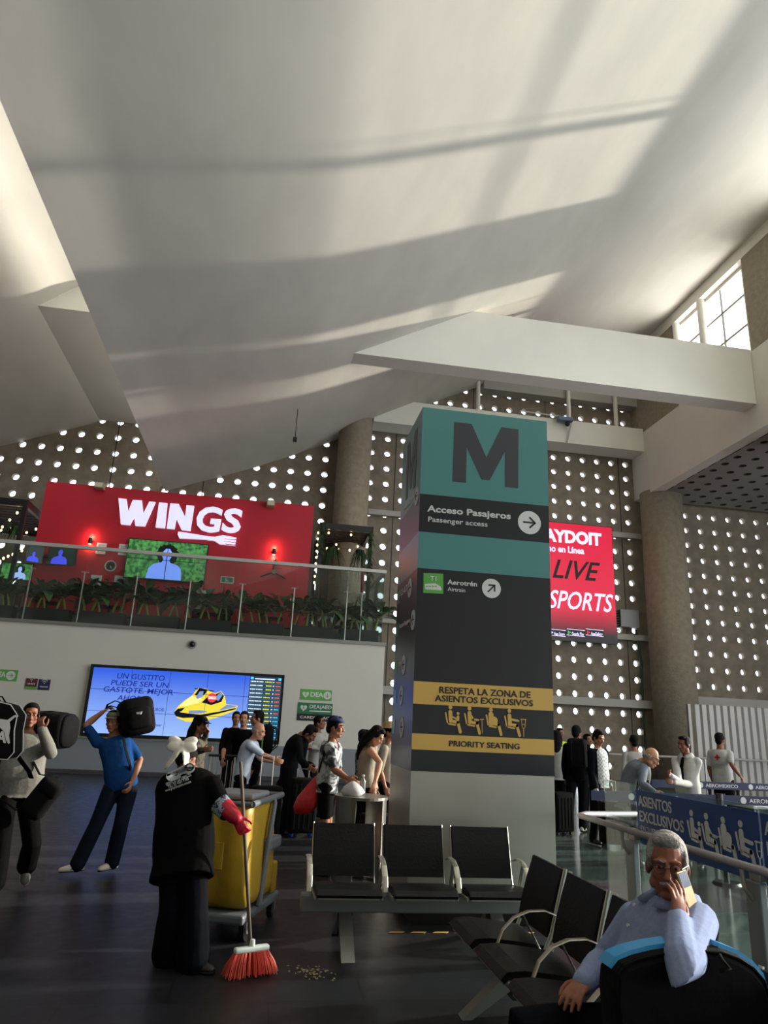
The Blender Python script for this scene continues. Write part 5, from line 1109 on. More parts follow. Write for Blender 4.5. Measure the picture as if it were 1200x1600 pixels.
# luggage cart
c = PY(344, 1215, 12.45); t = thing('luggage_cart', 'silver tubular luggage cart pushed by the black-shirted person', 'cart', (c.x, 12.45, 0))
bar = MB()
for s in (-.2, .2): bar.tube([(c.x+s, 12.7, 1.0), (c.x+s, 12.6, .55), (c.x+s, 12.55, .2), (c.x+s, 11.95, .16)], .018, 8)
bar.build('side_tube', M_steel, t, smooth=True); MB().tube([(c.x-.24, 12.72, 1.02), (c.x+.24, 12.72, 1.02)], .022, 10).build('handle', M_black, t); bk = MB()
for i in range(5): bk.tube([(c.x-.16+.08*i, 12.68, .95), (c.x-.16+.08*i, 12.57, .3)], .008, 6)
bk.build('wire_back', M_steel, t); MB().box((c.x-.22, 11.95, .14), (c.x+.22, 12.6, .17)).build('platform', M_steel, t)
for s, y in ((-.18, 12.5), (.18, 12.5), (0, 12.02)): MB().cyl((c.x+s-.02, y, .065), (c.x+s+.02, y, .065), .065, 14).build('wheel', M_black, t)
f = quick('dark-clothed person with a black and green backpack behind the bald traveller', 396, 12.4, -80, 1.76, C_black, C_dark, face=True)
def backpack(label, c, rz, H=.46, W_=.3, D=.18, m=M_bag, trim=None):
    Q = M4.Translation(V(c)) @ M4.Rotation(R(rz), 4, 'Z'); t = thing('backpack', label, 'backpack', V(c)-V((0, 0, H/2)))
    MB().rbox((-W_/2, -D/2, -H/2), (W_/2, D/2, H/2), .07, 4, xf=Q).build('shell', m, t, smooth=True); MB().rbox((-W_*.4, D*.3, -H*.42), (W_*.4, D*.75, H*.05), .04, 3, xf=Q).build('front_pocket', m, t, smooth=True)
    for s in (1, -1): MB().tube([Q @ V((s*W_*.3, -D*.45, H*.45)), Q @ V((s*W_*.32, -D*.95, H*.3)), Q @ V((s*W_*.34, -D*.9, -.1)), Q @ V((s*W_*.3, -D*.4, -H*.38))], .025, 8, ry=.008).build('strap', M_webbing, t, smooth=True)
    if trim:
        for s in (1, -1): MB().tube([Q @ V((s*W_*.3, D*.5, H*.42)), Q @ V((s*W_*.42, D*.52, 0)), Q @ V((s*W_*.36, D*.5, -H*.4))], .012, 6).build('trim_line', trim, t)
    MB().tube([Q @ V((-.04, -.02, H/2-.01)), Q @ V((0, -.02, H/2+.04)), Q @ V((.04, -.02, H/2-.01))], .01, 6).build('grab_handle', M_webbing, t); return t
backpack('black backpack with lime piping worn behind the bald traveller', PY(417, 1155, 12.1), 100, trim=mat('lime_piping', '#6fae4a', .5))
f = quick('bald person in pale blue short-sleeved shirt leaning right to a suitcase', 378, 11.4, 78, 1.72, C_sky, C_dark, shoes=S_white, hair='bald', hm=M_grey, sleeve=.42, skin='light', look=(.93, -.25, -.28), hump=.03, J=dict(pel=PY(378, 1212, 11.4), neck=PY(395, 1156, 11.4), head=PY(404, 1143, 11.35), elR=PY(412, 1180, 11.25), wrR=PY(428, 1186, 11.2), elL=PY(405, 1185, 11.6), wrL=PY(425, 1190, 11.55)), belt=S_black)
def suitcase(label, x, y, H, W_, D, rz, m, wheelm=M_black, handle=.35, group=None):
    t = thing('suitcase', label, 'suitcase', (x, y, 0), R(rz), group); k = dict(world=False)
    MB().rbox((-W_/2, -D/2, .06), (W_/2, D/2, H), .035, 3).build('shell', m, t, smooth=True, **k); rb = MB()
    for i in range(5): rb.rbox((-W_*.4+i*W_*.18, -D/2-.008, .12), (-W_*.4+i*W_*.18+.03, D/2+.008, H-.08), .006, 2)
    rb.build('ribs', m, t, **k)
    for sx in (-1, 1):
        for sy in (-1, 1): MB().cyl((sx*W_*.36-.012, sy*D*.3, .03), (sx*W_*.36+.012, sy*D*.3, .03), .03, 12).build('wheel', wheelm, t, **k)
    if handle: MB().tube([(-.09, D*.35, H-.02), (-.09, D*.35, H+handle), (.09, D*.35, H+handle), (.09, D*.35, H-.02)], .009, 8).build('pull_handle', M_steel, t, **k)
    return t
p = PY(420, 1200, 11.0); suitcase('black suitcase under the reaching hand of the bald traveller', p.x, 11.0, .72, .42, .26, 15, M_bag, handle=.4)
f = quick('person in dark suit bending over a tall black suitcase', 447, 11.8, 70, 1.82, C_suit, C_suit, sleeve=.98, skin='brown', tname='jacket', look=(.75, -.3, -.65), hump=.07, build=1.05, flare=.16, e=.024, J=dict(pel=PY(452, 1212, 11.8), neck=PY(472, 1148, 11.75), head=PY(484, 1147, 11.65), elR=PY(470, 1188, 11.5), wrR=PY(481, 1197, 11.35), anR=PY(442, 1296, 11.6), anL=PY(458, 1291, 12.0)))
p = PY(470, 1290, 11.35); suitcase('tall black suitcase with blue wheels beside the dark-suited person', p.x, 11.35, .82, .4, .27, 10, M_bag, mat('blue_wheel', '#2747a8', .4), handle=.12)
f = quick('person in light grey shirt with crossed arms beside the dark suit', 493, 13.4, 40, 1.73, C_lgrey, C_dark, skin='brown', look=(.9, -.4, .1), J=dict(elR=PY(480, 1168, 13.2), wrR=PY(503, 1166, 13.1), elL=PY(508, 1170, 13.2), wrL=PY(488, 1168, 13.08)))
f = quick('young person in backwards blue cap and tie-dye tee at the steel bin', 512, 8.8, 75, 1.72, blotch('tie_dye', '#30343c', '#b4b6b8', 9), C_dark, shoes=S_black, sleeve=.42, skin='tan', shorts=.42, look=(1, -.25, -.12), e=.026, flare=.12, vox=.009, J=dict(pel=PY(511, 1222, 8.8), neck=PY(519, 1158, 8.8), elR=PY(522, 1203, 8.6), wrR=PY(543, 1216, 8.45), elL=PY(530, 1206, 8.95), wrL=PY(546, 1222, 8.8)))
f.cap(mat('blue_cap', '#1d2a55', .8), back=True); MB().disc(f.at((.062, -.055, .09)), f.B @ V((.2, 1, 0)), EZ, .02, 10, f.B @ V((.004, 0, 0))).build('cap_emblem', M_print, f.t)
strap(f.t, [PY(522, 1150, 8.55), PY(528, 1160, 8.55), PY(529, 1172, 8.6)], .035, mat('red_strap', '#b02030', .6), 'shoulder_strap')
p = PY(481, 1243, 8.75); t = thing('drawstring_bag', 'bright red drawstring bag hanging behind the tie-dye tee', 'bag', (p.x, 8.75, p.z-.2)); rings = []
for z, r_ in ((-.2, .06), (-.18, .1), (-.12, .135), (-.02, .13), (.08, .09), (.17, .045), (.22, .02)): rings.append([p+V((r_*cos(a)*(1+.06*sin(3*a))+z*.35+.02, r_*.8*sin(a), z)) for a in [2*pi*i/20 for i in range(20)]])
MB().loft(rings).build('pouch', mat('red_nylon', '#c01f26', .5, bump=.4, bscale=12), t, smooth=True); MB().tube([p+V((.09, 0, .21)), PY(500, 1200, 8.66), PY(508, 1170, 8.62), PY(516, 1152, 8.68)], .008, 6).build('cord', M_webbing, t)
# round steel bin
M_bin = mat('dark_brushed_steel', '#8f8d88', .35, .9)
c = PY(565, 1243, 8.35); t = thing('steel_bin', 'round stainless steel bin with open front behind the seats', 'bin', (c.x, 8.35, 0)); zt = c.z
MB().cyl((c.x, 8.35, zt-.03), (c.x, 8.35, zt), .3, 36).build('lid', M_bin, t)
for a0, a1, m in ((170, 250, M_bin), (318, 345, M_bin), (20, 70, M_bin)):
    o_ = [V((c.x+.285*cos(R(a0+(a1-a0)*i/16)), 8.35+.285*sin(R(a0+(a1-a0)*i/16)), 0)) for i in range(17)]; i_ = [V((c.x+.27*cos(R(a0+(a1-a0)*i/16)), 8.35+.27*sin(R(a0+(a1-a0)*i/16)), 0)) for i in range(17)]; po = o_+i_[::-1]
    MB().prism([(p.x, p.y) for p in po], (0, 0, .02), EX, EY, (0, 0, zt-.05)).build('side_panel', m, t, smooth=False)
MB().annulus((c.x, 8.35, 0), EX, EY, .2, .3, (0, 0, .02)).build('base_ring', M_black, t)
p = V((c.x-.11, 8.3, zt)); rings = []
for z, r_ in ((0, .1), (.04, .13), (.09, .1), (.13, .05), (.15, .02)): rings.append([p+V((r_*cos(a)*(1+.1*sin(4*a+z*30)), r_*.8*sin(a), z)) for a in [2*pi*i/18 for i in range(18)]])
tag(MB().loft(rings).build('plastic_bag', mat('white_plastic', '#c4c6c6', .35), smooth=True), 'crumpled white plastic bag lying on the steel bin lid', 'bag')
p = V((c.x+.03, 8.5, zt)); t = thing('water_bottle', 'small clear bottle standing on the steel bin lid', 'bottle', p); MB().tube([p, p+V((0, 0, .14)), p+V((0, 0, .17)), p+V((0, 0, .19))], [.032, .032, .014, .013], 14).build('bottle_body', mat('clear_plastic', '#b9c4c4', .15, trans=.6), t, smooth=True); MB().cyl(p+V((0, 0, .19)), p+V((0, 0, .21)), .016, 12).build('bottle_cap', M_print, t)
f = quick('person in black and white plaid shirt behind the bare-armed traveller', 566, 11.0, 80, 1.55, checker('plaid', '#1c1d20', '#8e908e', 22), C_dark, hair='short', sleeve=.7)
f = quick('bare-armed person with long dark hair bending beside the pillar', 578, 9.4, 80, 1.66, C_vest, C_dark, hair='long', sleeve=0., skin='light', hump=.05, look=(.7, -.3, -.6), tname='vest', J=dict(pel=PY(575, 1232, 9.4), neck=PY(580, 1163, 9.35), head=PY(588, 1150, 9.25), elR=PY(594, 1192, 9.1), wrR=PY(586, 1222, 8.95)))
f = quick('person in straw hat and beige top partly behind the pillar', 606, 10.2, 60, 1.66, C_vest, C_dark, hair='short', sleeve=.5, J=dict()); M_straw = mat('straw', '#a98d64', .8, bump=.4, bscale=60)
o = MB().loft([[f.at((r_*cos(a), .01+r_*1.12*sin(a), z)) for a in [2*pi*i/24 for i in range(24)]] for r_, z in ((.19, .055), (.095, .06), (.09, .13), (.06, .155), (.015, .16))]).build('straw_hat', M_straw, f.t, smooth=True)
suitcase('black suitcase standing between the bin and the pillar', PY(592, 1240, 9.0).x, 9.0, .62, .4, .25, 10, M_bag, handle=0)

# ------------------------------------------------------------------ people at the right counters
quick('person with long dark hair cut by the right pillar edge', 871, 13.2, 150, 1.68, C_white, C_dark, hair='long', look=(.3, .95, 0))
f = quick('person in lime high-visibility vest far behind the backpack traveller', 876, 17.0, 20, 1.74, mat('hi_vis', '#b9c832', .7), C_dark, sleeve=.3, tname='safety_vest')
f = quick('person in black with backpack and white shoes seen from behind', 902, 12.5, 155, 1.78, C_black, C_dark, shoes=S_white, look=(.55, .75, -.1), J=dict(anL=PY(888, 1290, 12.4), anR=PY(910, 1292, 12.6)))
backpack('black backpack worn by the person in white shoes', f.spine(.68)[0]+V((-.1, -.24, 0)), 155+180, .5, .34, .2)
suitcase('black suitcase on the floor beside the right pillar edge', PY(876, 1280, 12.2).x, 12.2, .68, .4, .26, 20, M_bag, handle=0)
quick('small person glimpsed behind the navy jacket shoulder', 919, 14.5, 20, 1.64, C_dark, C_dark)
f = quick('person in navy jacket over checked shirt looking down', 936, 11.4, 28, 1.72, C_check, C_dark, skin='tan', hm=M_hair, look=(.35, -.8, -.35), tname='checked_shirt', J=dict(wrR=PY(932, 1238, 11.2), elR=PY(924, 1208, 11.3), anR=PY(927, 1310, 11.3), anL=PY(945, 1308, 11.7)), belly=.02)
mb = MB()  # open jacket: back, sides and sleeves
for n in 'LR': f.limb(mb, ('sh'+n, 'el'+n, 'wr'+n), f.ARM, .022, .82); mb.ell(f.g['sh'+n]-EZ*.005, (.08, .078, .075))
rings = []
for u in (-.3, -.1, .1, .3, .5, .7, .88, .98):
    c_, a_, b_ = f.spine(u); wq = .2 if u < .9 else .14; ou = [c_+a_*(wq*cos(R(t_)))*f.k+b_*(.155*sin(R(t_)))*f.k for t_ in range(-38, 219, 16)]; inn = [c_+a_*((wq-.02)*cos(R(t_)))*f.k+b_*(.135*sin(R(t_)))*f.k for t_ in range(-38, 219, 16)]; rings.append(ou+inn[::-1])
mb.loft(rings); mb.build('jacket', C_navy, f.t, voxel=.012, sm_iter=2)
suitcase('dark suitcase in front of the navy jacket person', PY(958, 1290, 11.0).x, 11.0, .66, .4, .25, -10, M_bag, handle=.3)
quick('dark-haired person behind the grey blazer', 993, 12.6, 160, 1.66, C_white, C_dark, look=(.2, .95, 0))
f = quick('bald person with glasses in grey blazer bending over the barrier', 990, 9.5, 62, 1.76, C_blazer, C_dark, hair='bald', hm=M_grey, skin='light', tname='blazer', look=(.72, -.45, -.5), hump=.06, build=1.08, flare=.16, e=.024, vox=.009, J=dict(pel=PY(982, 1250, 9.5), neck=PY(1004, 1190, 9.45), head=PY(1017, 1184, 9.3), elR=PY(1003, 1225, 9.15), wrR=PY(1022, 1238, 9.0)))
def glasses(f, m):
    for sd in (1, -1): MB().annulus(f.at((sd*.032, -.106, .012)), f.B @ V((1, 0, 0)), f.B @ V((0, 0, 1)), .020*f.k, .0235*f.k, f.B @ V((0, .004, 0)), 18).build('glasses_rim', m, f.t); MB().tube([f.at((sd*.055, -.104, .018)), f.at((sd*.08, -.03, .02)), f.at((sd*.082, .02, .012))], .0022, 6).build('glasses_arm', m, f.t)
    MB().tube([f.at((-.01, -.107, .016)), f.at((.01, -.107, .016))], .002, 6).build('glasses_bridge', m, f.t)
glasses(f, M_black); strap(f.t, [f.g['shL']+V((0, -.02, .08)), f.spine(.6)[0]+V((0, -.2, 0)), f.spine(.2)[0]+V((.0, -.2, 0))], .035, M_webbing)
f = quick('person in white shirt and black tie facing left at the barrier', 1073, 10.0, -58, 1.68, C_white, C_dark, skin='brown', sleeve=.98, look=(-.95, -.3, -.12), belly=.03, vox=.009, collar=C_white, J=dict(elR=PY(1060, 1222, 9.7), wrR=PY(1048, 1212, 9.55), elL=PY(1080, 1226, 9.9), wrL=PY(1053, 1222, 9.6)), e=.024)
c_, a_, b_ = f.spine(.96); c2, _, b2 = f.spine(.35); MB().tube([c_-b_*.1, f.spine(.7)[0]-b_*.17, c2-b2*.185], [.022, .03, .034], 8, ry=.007, ref=b_).build('tie', C_black, f.t, smooth=True)
f = quick('person in white vest with a red cross walking away right', 1128, 13.0, 125, 1.78, C_white, C_dark, skin='brown', sleeve=.42, look=(.8, .5, 0), tname='vest', e=.03, flare=.1, J=dict(elR=PY(1143, 1195, 12.7), wrR=PY(1156, 1212, 12.6)))
c_, a_, b_ = f.spine(.72); q = PY(1121, 1184, 12.68); cr = MB(); ax = V((.8, -.6, 0)).normalized(); ax = V((.95, .3, 0)).normalized()
cr.prism([(-.05, -.018), (.05, -.018), (.05, .018), (-.05, .018)], c_+b_*.165*f.k, a_, EZ, b_*.006); cr.prism([(-.018, -.05), (.018, -.05), (.018, .05), (-.018, .05)], c_+b_*.165*f.k, a_, EZ, b_*.006); cr.build('red_cross', mat('cross_red', '#b8202a', .5), f.t)
c3 = f.spine(.48)[0]; mb = MB().prism([(-.1, -.02), (.1, -.02), (.1, .02), (-.1, .02)], c3+b_*.16*f.k, a_, EZ, b_*.006); mb.build('reflective_strip', M_grey, f.t)

# ------------------------------------------------------------------ mezzanine guests and furniture
f = quick('person in white shirt with cross-body strap standing on the mezzanine', 312, 22.35, 165, 1.72, C_white, C_dark, z0=MZ, py=930, sleeve=.45); strap(f.t, [f.g['shL']+V((0, -.1, .07)), f.spine(.5)[0]+V((0, -.2, 0)), f.spine(.0)[0]+V((.15, -.16, 0))], .05, M_webbing)
quick('long-haired dark-clothed person standing behind the mezzanine plants', 355, 22.35, 170, 1.5, C_black, C_dark, z0=MZ, py=940, hair='long')
x = PY(515, 950, 23.6).x; quick('person in white shirt bending over a mezzanine table', 512, 23.6, 85, 1.7, C_white, C_dark, z0=MZ, py=960, hump=.05, sleeve=.45, J=dict(pel=V((x-.25, 23.6, MZ+.9)), neck=V((x+.12, 23.6, MZ+1.22)), head=V((x+.27, 23.55, MZ+1.27))))
for px, lb in ((543, 'seated diner facing the camera beside the pergola post'), (558, 'seated dark-haired diner at the right end of the mezzanine')):
    Y = 24.0; x = PY(px, 950, Y).x
    quick(lb, px, Y, 20, 1.7, C_dark, C_dark, z0=MZ, py=950, J=dict(pel=V((x, Y, MZ+.5)), knL=V((x+.16, Y-.42, MZ+.5)), knR=V((x-.05, Y-.43, MZ+.5)), anL=V((x+.15, Y-.4, MZ+.09)), anR=V((x-.05, Y-.4, MZ+.09))))
M_tw = mat('dark_table_wood', '#2b2019', .5)
def chair0():
    t = thing('dining_chair', 'dark wooden dining chair behind the mezzanine plants', 'chair', (0, 0, 0), group='mezzanine dining chairs'); k = dict(world=False)
    MB().rbox((-.21, -.21, .43), (.21, .21, .47), .015, 2).build('seat', M_tw, t, **k); MB().rbox((-.2, .18, .62), (.2, .21, .9), .012, 2).build('backrest', M_tw, t, **k)
    for sx in (-1, 1):
        MB().box((sx*.2-.018, -.2, 0), (sx*.2+.018, -.165, .43)).build('leg', M_tw, t, **k); MB().box((sx*.2-.018, .17, 0), (sx*.2+.018, .205, .92)).build('leg', M_tw, t, **k)
    return t
def table0():
    t = thing('dining_table', 'dark square dining table behind the mezzanine plants', 'table', (0, 0, 0), group='mezzanine dining tables'); k = dict(world=False)
    MB().rbox((-.38, -.38, .71), (.38, .38, .75), .012, 2).build('table_top', M_tw, t, **k); MB().cyl((0, 0, .03), (0, 0, .71), .035, 12).build('pedestal', M_black, t, **k); MB().cyl((0, 0, 0), (0, 0, .03), .24, 24).build('foot', M_black, t, **k); return t
ch, tb = chair0(), table0(); fc = ft = True
for i, x in enumerate((-8.6, -6.7, -4.9, -1.7, .0)):
    o = tb if ft else copy_tree(tb); ft = False; o.location = (x, 22.62 if False else 22.5, MZ)
    for s in (-1, 1): c_ = ch if fc else copy_tree(ch); fc = False; c_.location = (x+s*.66, 22.5, MZ); c_.rotation_euler = (0, 0, -s*pi/2)
o = copy_tree(tb); o.location = (PY(529, 960, 23.6).x+.15, 23.55, MZ); o['label'] = 'dark square dining table under the pergola before the bending person'; del o['group']

# ------------------------------------------------------------------ cleaning cart
M_cart = mat('grey_cart_plastic', '#5f6368', .5); M_yel = mat('yellow_vinyl_bag', '#a5841a', .5, bump=.5, bscale=6, var=.1, vscale=6)
t = thing('cleaning_cart', 'grey janitor cart with hanging yellow vinyl bag beside the cleaner', 'cart', (-.1, 6.63, 0), R(-18.6)); k = dict(world=False)
MB().rbox((-.27, -.47, .13), (.27, .47, .2), .02, 2).build('platform', M_cart, t, **k)
for sx, sy, r_ in ((-.22, -.36, .1), (.25, -.34, .1), (-.22, .4, .055), (.22, .4, .055)):
    w_ = MB().cyl((sx-.02, sy, r_), (sx+.02, sy, r_), r_, 24).build('wheel', M_black, t, **k); MB().cyl((sx-.024, sy, r_), (sx+.024, sy, r_), r_*.5, 16).build('hub', M_cart, w_, **k)
    MB().box((sx-.035, sy-.02, r_), (sx+.035, sy+.02, .14)).build('fork', M_cart, t, **k)
for sx in (-1, 1):
    MB().tube([(sx*.27, -.12, .2), (sx*.27, .1, .95), (sx*.25, .12, 1.0)], [.028, .022, .022], 10).build('post', M_cart, t, **k); MB().tube([(sx*.25, -.44, .99), (sx*.25, .36, 1.0)], .026, 10).build('top_rail', M_cart, t, **k)
MB().tube([(-.25, .36, 1.0), (.25, .36, 1.0)], .02, 10).build('push_handle', M_cart, t, **k); MB().tube([(-.25, -.44, .99), (.25, -.44, .99)], .02, 10).build('front_rail', M_cart, t, **k)
MB().rbox((-.2, -.3, 1.0), (.2, .16, 1.05), .02, 2).build('lid', mat('light_grey_lid', '#7d8184', .5), t, **k); MB().rbox((.2, .0, .58), (.3, .3, .68), .02, 2).build('tray', M_cart, t, **k)
rings = []
for z, w_, d_ in ((.98, .225, .36), (.9, .225, .36), (.7, .235, .37), (.45, .25, .36), (.3, .26, .34), (.24, .25, .3), (.205, .2, .24)):
    rings.append([V((q.x, q.y, q.z)) for q in [V((w_*max(-1, min(1, 1.35*cos(a)))*(1+.035*sin(7*a+z*5)), -.08+d_*max(-1, min(1, 1.35*sin(a)))*(1+.03*sin(9*a)), z)) for a in [2*pi*i/48 for i in range(48)]]])
bg_ = MB().loft(rings).build('yellow_bag', M_yel, t, smooth=True, **k); MB().rbox((-.05, -.455, .5), (.05, -.44, .7), .01, 2).build('bag_pocket', M_yel, bg_, **k)
MB().rbox((.14, .3, .2), (.25, .42, .45), .02, 2).build('yellow_bucket', M_yel, t, **k)

# ------------------------------------------------------------------ beam seating
M_seat = mat('black_seat_vinyl', '#0c0c0d', .45, spec=.22, bump=.12, bscale=60); M_alu = mat('polished_aluminium', '#b7b4a8', .3, .8); M_beamgrey = mat('grey_beam', '#7f7f7b', .5, .3)
def bench(label, n, pitch, loc, rz, arms, legs, labelless=True):
    """seats face local -Y, row along X from 0"""
    t = thing('airport_bench', label, 'bench', loc, R(rz)); k = dict(world=False)
    MB().rbox((-.06, -.06, .25), (n*pitch+.02, .05, .375), .012, 2).build('beam', M_beamgrey, t, **k)
    for i in range(n):
        x0 = i*pitch+.03; x1 = x0+pitch-.09
        def curve(pts, th, name, m, xa, xb, par):
            up_, lo_ = [], []
            for j, (y, z) in enumerate(pts):
                a = pts[max(0, j-1)]; b = pts[min(len(pts)-1, j+1)]; d = V((0, b[0]-a[0], b[1]-a[1])).normalized(); nn = V((0, -d.z, d.y)); pu = V((0, y, z))
                tt = th*(.55+.45*sin(pi*min(1, max(0, j/(len(pts)-1)*.9+.05)))); up_.append(pu+nn*tt/2); lo_.append(pu-nn*tt/2)
            loop = up_+lo_[::-1]; rings = []
            for x, s in ((xa, .8), (xa+.012, 1), (xb-.012, 1), (xb, .8)):
                cy = sum(p.y for p in loop)/len(loop); cz = sum(p.z for p in loop)/len(loop)
                rings.append([V((x, cy+(p.y-cy)*(.97+.03*s), cz+(p.z-cz)*(.97+.03*s))) for p in loop])
            return MB().loft(rings).build(name, m, par, smooth=False, **k)
        curve([(-.36, .425), (-.33, .45), (-.24, .452), (-.1, .438), (.02, .425), (.1, .42)], .045, 'seat', M_seat, x0, x1, t)
        curve([(.12, .475), (.135, .53), (.16, .62), (.19, .72), (.22, .81), (.228, .85)], .042, 'backrest', M_seat, x0, x1, t)
        MB().box((x0+.02, -.345, .402), (x1-.02, -.325, .42)).build('seat_trim', M_alu, t, **k)
        for xs in (x0-.012, x1+.002): MB().tube([(xs+.005, -.33, .41), (xs+.005, -.1, .405), (xs+.005, .09, .4), (xs+.005, .14, .5), (xs+.005, .185, .66), (xs+.005, .24, .855)], .014, 8, ry=.007, ref=EX).build('side_frame', M_alu, t, **k)
        MB().box((x0+.05, -.05, .37), (x0+.11, .03, .41)).box((x1-.11, -.05, .37), (x1-.05, .03, .41)).build('seat_mount', M_black, t, **k)
    for i in arms:
        x = i*pitch-.015
        MB().tube([(x, .175, .6), (x, .08, .632), (x, -.02, .628), (x, -.11, .595), (x, -.18, .53), (x, -.225, .43)], [.0055]*6, 8, ry=[.022]*6, ref=EX).build('armrest', M_alu, t, **k); MB().tube([(x, -.06, .62), (x, .06, .41)], .005, 8, ry=.016, ref=EX).build('arm_strut', M_alu, t, **k)
    for x in legs:
        MB().box((x-.055, -.05, .1), (x+.055, .04, .27)).build('column', M_black, t, **k)
        l = MB(); l.prism([(-.36, 0), (-.3, 0), (.02, .2), (.34, 0), (.4, 0), (.06, .27), (-.04, .27)], (x-.05, 0, 0), EY, EZ, (.1, 0, 0)); l.build('leg', mat('satin_aluminium', '#8d8b84', .4, .6), t, **k)
    return t
p = PY(490, 1290, 6.3); bench('black three-seat aluminium bench in front of the pillar', 3, .582, (.49, 6.07, 0), 0, (0, 1, 2, 3), (.29, 1.5))
# second bench: faces -X, row runs toward the camera
bench('black seat row facing left that the person on the phone sits on', 6, .57, (1.7, 5.03, 0), -90, (1, 2, 3, 5, 6), (.3, 2.6))

# ------------------------------------------------------------------ right-hand railing with banner, barriers
def railing():
    t = thing('glass_barrier', 'glass barrier with steel handrail running beside the seat row', 'railing', (3.05, 4.8, 0)); X = 3.0
    MB().tube([(X+1.0, 6.95, .93), (X+.12, 6.75, .93), (X, 6.62, .93), (X, 6.4, .93), (X, 2.4, .93)], .026, 12).build('handrail', mat('steel_handrail', '#a09b9f', .42, .6), t, smooth=True)
    for y in (PX(988, 1330, X+.085).y, PX(1181, 1390, X+.085).y, 2.8):
        MB().rbox((X+.06, y-.07, 0), (X+.11, y+.07, .84), .008, 2).build('post', mat('grey_post', '#8d9092', .45, .3), t); MB().tube([(X+.06, y, .74), (X+.01, y, .8), (X, y, .92)], .014, 8).build('bracket', M_steel, t); MB().rbox((X+.08, y-.05, .84), (X+.14, y+.05, .93), .008, 2).build('clamp', M_steel, t)
    ga, gb = PX(948, 1300, X+.155).y, PX(1185.5, 1300, X+.155).y; gy = [(ga, gb+.015), (gb-.015, 2.4)]
    M_g2 = glass_mat('barrier_glass', (.86, .94, .92), .96, .02, .04)
    for y1, y0 in gy: MB().box((X+.15, y0, .05), (X+.162, y1, 1.27)).build('glass_pane', M_g2, t)
    MB().box((X+.1, 2.4, 0), (X+.2, ga, .05)).build('base_channel', M_steel, t)
    return t, X
rl, RX = railing()
M_bblue = mat('banner_blue', '#1d3f7e', .5)
def banner(label, p0, p1, y_end=None, sh=0):
    """banner between photo columns p0..p1; sh shifts the lettering along the rail"""
    X = RX+.145; yy = lambda px: PX(px, 1262, X).y-sh; y1, y0 = yy(p0)+sh, (y_end or yy(p1)); t = thing('seat_banner', label, 'banner', (X, (y0+y1)/2, .8)); z0, z1 = .825, 1.235
    MB().box((X-.004, y0, z0), (X, y1, z1)).build('panel', M_bblue, t); P = lambda px, v: V((X-.005, yy(px), z0+v*(z1-z0)))
    for tx, a, b, v, cp, bo in (('ASIENTOS', 999, 1050, .7, .082, .015), ('EXCLUSIVOS', 999, 1066, .42, .082, .015), ('·EXCLUSIVE SEATS', 999, 1046, .24, .042, .005)): text_fit(tx, P(a, v), P(b, v), cp, M_print, t, bo)
    for i, px in enumerate((1073.7, 1095.8, 1121, 1147)):
        if yy(px)-.2 > y0: pictogram(i, P(px, .12), -EY, EZ, .29, M_print, t)
    return t
bx1 = banner('blue banner with four seat pictograms on the glass behind the grey-haired sitter', 996, 1184); yb = PX(1187, 1262, RX+.145).y
banner('second blue seat banner cut by the right photo edge', 1187, 0, 2.45, PX(996, 1262, RX+.145).y-yb)
M_belt = mat('navy_belt', '#141f45', .6)
def stanchion(x, y, lb):
    t = thing('stanchion', lb, 'barrier post', (x, y, 0), group='belt barrier posts'); MB().cyl((x, y, 0), (x, y, .03), .17, 28, .15).build('base', M_black, t); MB().cyl((x, y, .03), (x, y, .98), .032, 14).build('post', M_black, t); MB().cyl((x, y, .9), (x, y, 1.02), .042, 14).build('belt_head', M_black, t); return t
b0 = G(1136, 1382); Yb = b0.y
def belt(lb, x0, x1, Y, z, txt):
    t = thing('barrier_belt', lb, 'belt', ((x0+x1)/2, Y, z-.05)); MB().box((x0, Y-.004, z-.055), (x1, Y+.004, z+.055)).build('webbing', M_belt, t)
    for a in txt:
        text_fit('AEROMEXICO', (a, Y-.006, z-.025), (a+.55, Y-.006, z-.025), .05, M_print, t, .01); o = MB(); o.disc((a-.08, Y-.006, z), EX, EZ, .04, 14, (0, -.002, 0)); o.build('round_emblem', M_print, t)
z2 = .95; xs = (4.2, b0.x, b0.x+1.9)
stanchion(b0.x, Yb, 'black belt post whose round base shows behind the glass barrier'); stanchion(b0.x+1.9, Yb, 'black belt post at the right photo edge')
belt('navy airline belt stretched left of the round-based post', b0.x-1.7, b0.x-.05, Yb, .95, (b0.x-1.1,)); belt('navy airline belt stretched right of the round-based post', b0.x+.05, b0.x+1.85, Yb, .95, (b0.x+.4,))
p0, p1 = PY(1018, 1224, 10.6), PY(1250, 1234, 10.6)
belt('navy airline belt farther back behind the white-shirted person', p0.x, p1.x, 10.6, .98, (p0.x+.9, p0.x+1.75))
for x, lb in ((p0.x-.04, 'black belt post left end of the far belt'), (PY(1113, 1230, 10.6).x, 'black belt post behind the white-shirted person at the far belt'), (PY(1157, 1232, 10.6).x, 'black belt post right of the red-cross vest at the far belt')): stanchion(x, 10.66, lb)
p = PY(1175, 1256, 9.4); t = thing('service_desk', 'low pale desk top beyond the barrier at the right edge', 'desk', (p.x+.3, 9.4, 0)); MB().rbox((p.x-.2, 9.1, p.z-.04), (p.x+1.0, 9.8, p.z), .01, 2).build('desk_top', M_print, t); MB().box((p.x-.1, 9.2, 0), (p.x+.9, 9.7, p.z-.04)).build('desk_body', M_dark, t)
struct('trim_13', MB().box((3.6, 5.0, -.01), (9, 5.12, .003)), M_print)
